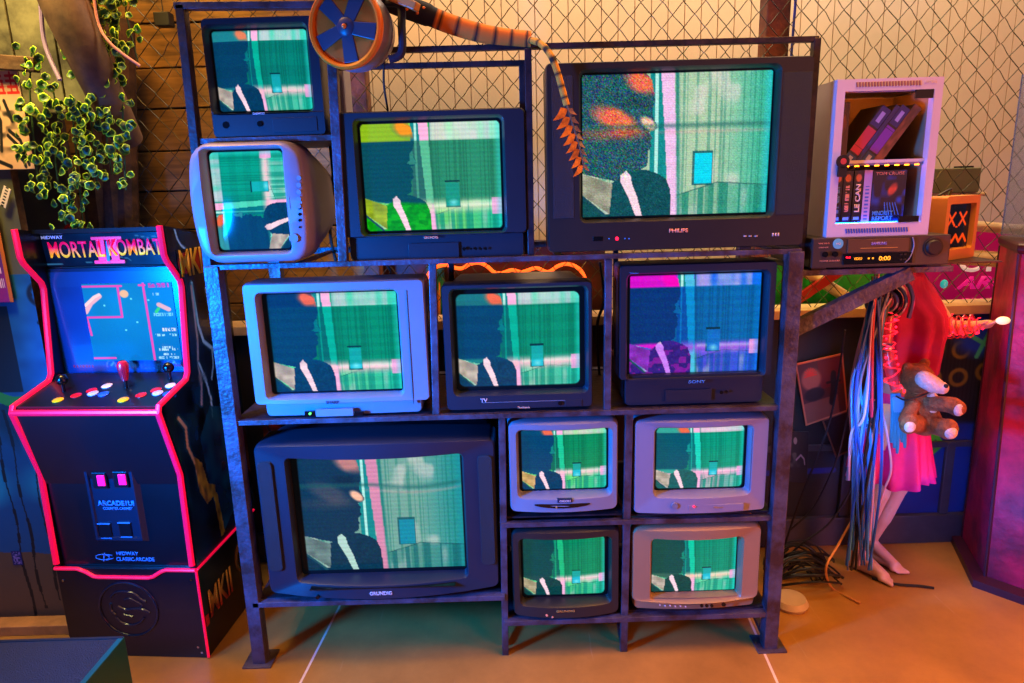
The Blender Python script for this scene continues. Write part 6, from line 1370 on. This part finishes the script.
b = MB().tube([tp(924, 379, .155), tp(934, 385, .135), tp(941, 388, .125)], [.027, .027, .020], 14); b.sphere(tp(942, 388, .123), .0195, n=14).sphere(tp(924, 379, .156), .026, n=14); b.build('muzzle', M['creamfur'], tb)
MB().sphere(tp(946, 386, .107), .007, n=10).build('nose', M['blackm'], tb)
furball('belly_patch', tp(931, 404, .175), .030, (.8, .7, 1.35)); furball('paw_pad', tp(959, 410, .105), .017, (1, .6, 1.2)); furball('paw_pad', tp(951, 433, .083), .020, (1, .6, 1)); furball('paw_pad', tp(910, 427, .082), .018, (1, .5, 1))
for dx in (-.01, .022): MB().sphere(hd3 + Vector((dx + .02, -.047, .008)), .004, n=8).build('eye', M['black'], tb)
MB().tube(smooth_pts([tp(896, 396, .19), tp(905, 400, .16), tp(918, 397, .155), tp(930, 392, .165)], 6), .003, 6).build('strap', M['blackm'], tb)

# ================================================================== posters on the low wall
def fposter(U, V):
    c = full(U, (.30, .13, .12)); c = mix(c, full(U, (.42, .05, .08)), ((U > .45) & (V < .5)) * .8); c = mix(c, full(U, (.62, .34, .26)), np.clip((1 - np.hypot((U - .28) / .24, (V - .30) / .20)) * 4, 0, 1)); c = mix(c, full(U, (.55, .28, .2)), ((V > .66) & (U < .8)) * .8)
    for k in range(10): a = PI * k / 9; c = mix(c, full(U, (.85, .2, .12)), seg(U, V, [(.28, .24), (.28 + .13 * math.cos(a), .24 - .12 * math.sin(a))], .010))
    c = mix(c, full(U, (.06, .03, .04)), np.clip((1 - np.hypot((U - .3) / .25, (V - .55) / .12)) * 4, 0, 1)); c = mix(c, full(U, (.05, .03, .05)), seg(U, V, [(.75, .35), (.73, .55), (.66, .75)], .06) + disc(U, V, .76, .30, .055) + seg(U, V, [(.6, .42), (.88, .44)], .02))
    e = np.minimum(np.minimum(U, 1 - U), np.minimum(V, 1 - V)); return mix(c, full(U, (.80, .42, .28)), (e < .03) * 1.)
def quad(name, pts, Y, f, m_, label, cat, nx=70, ny=90, t=.004):
    P = [at(*q, Y) for q in pts]
    def pos(U, V): return tuple((P[0][k] * (1 - U) + P[1][k] * U) * (1 - V) + (P[3][k] * (1 - U) + P[2][k] * U) * V for k in range(3))
    o = picture(name, pos, nx, ny, f, m_, None, t); return tag(o, label, cat)
quad('poster', [(795, 364), (843, 353), (848, 411), (806, 426)], .575, fposter, M['print'], 'tilted red and brown poster with a pale frame on the low wall', 'poster')
def dposter(U, V):
    c = full(U, (.05, .05, .07)); c = mix(c, full(U, (.30, .30, .26)), np.clip(noise2(U, V, 6, 9, 5) * 3 - 1.7, 0, 1) * .7 * np.clip(1 - np.hypot((U - .45) / .35, (V - .5) / .5), 0, 1) * 2); c = mix(c, full(U, (.55, .5, .5)), disc(U, V, .5, .18, .07)); c = mix(c, full(U, (.6, .5, .55)), seg(U, V, [(.55, .55), (.72, .45), (.85, .52), (.88, .62)], .02)); return c
quad('poster', [(782, 431), (809, 432), (807, 484), (782, 481)], .565, dposter, M['print'], 'dark poster with a pale figure just right of the rack post', 'poster')
def kposter(U, V):
    c = full(U, (.05, .04, .05)); e = np.minimum(np.minimum(U, 1 - U), np.minimum(V, 1 - V)); return mix(c, full(U, (.45, .25, .18)), (e < .04) * 1.)
quad('poster', [(822, 420), (862, 405), (872, 440), (836, 458)], .578, kposter, M['print'], 'nearly black tilted poster partly hidden by the hanging cables', 'poster')

# ================================================================== red pillar at the right edge
M['pillar'] = mat('scumbled_crimson_paint', (196, 22, 66), .5, 0, .5, 3.5, col2=(104, 12, 40), bump=.4, bscale=20); M['pilldark'] = mat('dark_crimson_paint', (60, 10, 30), .45, 0, .4, 5)
pl = thing('pillar', (1.85, .35, 0), 'tall crimson painted pillar standing on a plinth at the right edge', 'pillar')
foot = [(1.765, .56), (1.668, .285), (1.86, .06), (2.2, .06), (2.3, .56)]; top = [(1.765, .56), (1.632, .285), (1.80, .06), (2.14, .06), (2.24, .56)]
plin = [(1.735, .575), (1.618, .270), (1.84, .010), (2.24, .01), (2.34, .575)]
L3 = lambda P, z: [(x - 1.85, y - .35, z) for x, y in P]
def scale(P, s, z): cx, cy = 1.95, .35; return [((x - cx) * s + cx - 1.85, (y - cy) * s + cy - .35, z) for x, y in P]
MB().loft([L3(plin, 0), L3(plin, .028), scale(foot, 1.02, .034)]).build('plinth', M['pilldark'], pl, smooth=0)
MB().loft([L3(foot, .033), L3(top, 1.185)]).build('shaft', M['pillar'], pl, smooth=0)
MB().loft([scale(top, 1.0, 1.183), scale(top, 1.03, 1.195), scale(top, 1.03, 1.212), scale(top, 1.01, 1.218)]).build('cap', M['pilldark'], pl, bevel=.002, smooth=0)
for (fx, fy_), (tx, ty) in ((foot[1], top[1]), (foot[0], top[0])):
    MB().tube([(fx - 1.85, fy_ - .35 - .002, .033), (tx - 1.85, ty - .35 - .002, 1.183)], .006, 6).build('corner_bead', M['pilldark'], pl)
gl = mat('tinted_glass', (190, 200, 255), .05, 0, trans=.9)
MB().box(-.14, .25, -.16, -.15, 1.228, 1.75).build('glass_case_side', gl, pl, smooth=0); MB().box(-.152, -.14, -.162, .12, 1.228, 1.75).build('glass_case_side', gl, pl, smooth=0)
MB().box(-.156, -.144, -.166, -.154, 1.228, 1.76).build('case_edge', mat('blue_case_edge', (60, 110, 230), .3), pl, smooth=0)
# loose cables hanging in the rack gaps
for i, (pts, lab) in enumerate((([(328, 130), (333, 180), (330, 230), (336, 262)], 'black cable hanging right of the sideways silver television'), ([(336, 135), (343, 190), (338, 240), (342, 262)], 'black cable hanging along the inner rack post'),
    ([(385, 262), (391, 275), (386, 300)], 'short black cable above the silver television of the middle row'), ([(262, 418), (272, 440), (260, 470)], 'black cable behind the big bottom left television'), ([(600, 262), (604, 300), (597, 330), (602, 405)], 'black cable hanging beside the middle row post'))):
    o = MB().tube(smooth_pts([at(x, y, .35) for x, y in pts], 6), .005, 6).build('cable', M['c_black'], None); tag(o, lab, 'cable')

# ================================================================== light
def aim(o, t): o.rotation_euler = (Vector(t) - o.location).to_track_quat('-Z', 'Y').to_euler()
def area(name, loc, tgt, size, power, rgb, size_y=None, spread=None):
    l = bpy.data.lights.new(name, 'AREA'); l.energy = power; l.color = tuple(s2l([c / 255 for c in rgb])); l.size = size
    if size_y: l.shape = 'RECTANGLE'; l.size_y = size_y
    if spread: l.spread = math.radians(spread)
    o = bpy.data.objects.new(name, l); C.objects.link(o); o.location = loc; aim(o, tgt); return o
def point(name, loc, power, rgb, rad=.03):
    l = bpy.data.lights.new(name, 'POINT'); l.energy = power; l.color = tuple(s2l([c / 255 for c in rgb])); l.shadow_soft_size = rad
    o = bpy.data.objects.new(name, l); C.objects.link(o); o.location = loc; return o
def spot(name, loc, tgt, power, rgb, ang=60, blend=.5, rad=.08):
    l = bpy.data.lights.new(name, 'SPOT'); l.energy = power; l.color = tuple(s2l([c / 255 for c in rgb])); l.spot_size = math.radians(ang); l.spot_blend = blend; l.shadow_soft_size = rad
    o = bpy.data.objects.new(name, l); C.objects.link(o); o.location = loc; aim(o, tgt); return o
area('blue_side_lamp', (-1.72, -1.12, 1.12), (-.5, 0, .85), .25, 66, (0, 120, 255), .45, spread=80)
area('blue_panel_fill', (-1.85, -.45, .7), (-1.65, .2, .55), .3, 3.6, (0, 125, 255))  # unseen second source, added to keep the sprayed board blue
area('warm_ceiling_lamp', (1.1, -.5, 3.0), (.95, -.5, 0), 1.2, 36, (255, 172, 60), spread=100)
area('warm_floor_lamp', (-.6, -1.3, 3.0), (-.5, -.9, 0), .8, 5, (255, 165, 45), spread=80)
area('rose_front_lamp', (2.2, -2.4, 2.0), (.7, 0, 1.0), 1.6, 11, (255, 140, 100))
area('amber_low_fill', (2.2, -1.1, .7), (.7, 0, .35), .5, 6, (255, 150, 70), spread=90)  # unseen fill, added in place of warm bounce from the floor
area('cladding_lamp', (.9, .78, 3.6), (.9, 1.6, .9), 3.2, 98, (255, 228, 190), .4)
area('plank_lamp', (-1.2, .0, 2.9), (-.95, .74, 1.4), .6, 32, (255, 185, 80), .3)
area('ivy_fill', (-1.5, -.25, 2.6), (-1.42, .25, 1.6), .3, 9, (255, 232, 140), spread=90)  # unseen fill, added to warm the ivy and branch only
point('magenta_lamp', (2.1, -.7, 1.1), 22, (255, 12, 72), .15)
point('red_arm_lamp', (1.32, .02, .93), .3, (255, 30, 60), .03)
point('forearm_lamp', (1.54, .26, 1.0), .25, (255, 20, 40), .02)
area('bundle_blue_fill', (.98, -.20, .8), (1.17, .25, .65), .12, .9, (60, 150, 255), spread=60)  # unseen fill, added to brighten the hanging cables
area('low_wall_blue_lamp', (1.5, .1, .25), (1.65, .6, .3), .15, 1.2, (20, 110, 255))
point('green_lamp', (1.2, .70, 1.3), 2.0, (160, 255, 120), .04)
w = bpy.data.worlds.new('world'); bpy.context.scene.world = w; w.use_nodes = True
w.node_tree.nodes['Background'].inputs[0].default_value = (.07, .09, .22, 1); w.node_tree.nodes['Background'].inputs[1].default_value = .45
vs_ = bpy.context.scene.view_settings; vs_.view_transform = 'Standard'; vs_.look = 'None'; vs_.gamma = 1; vs_.exposure = 0; vs_.use_curve_mapping = False
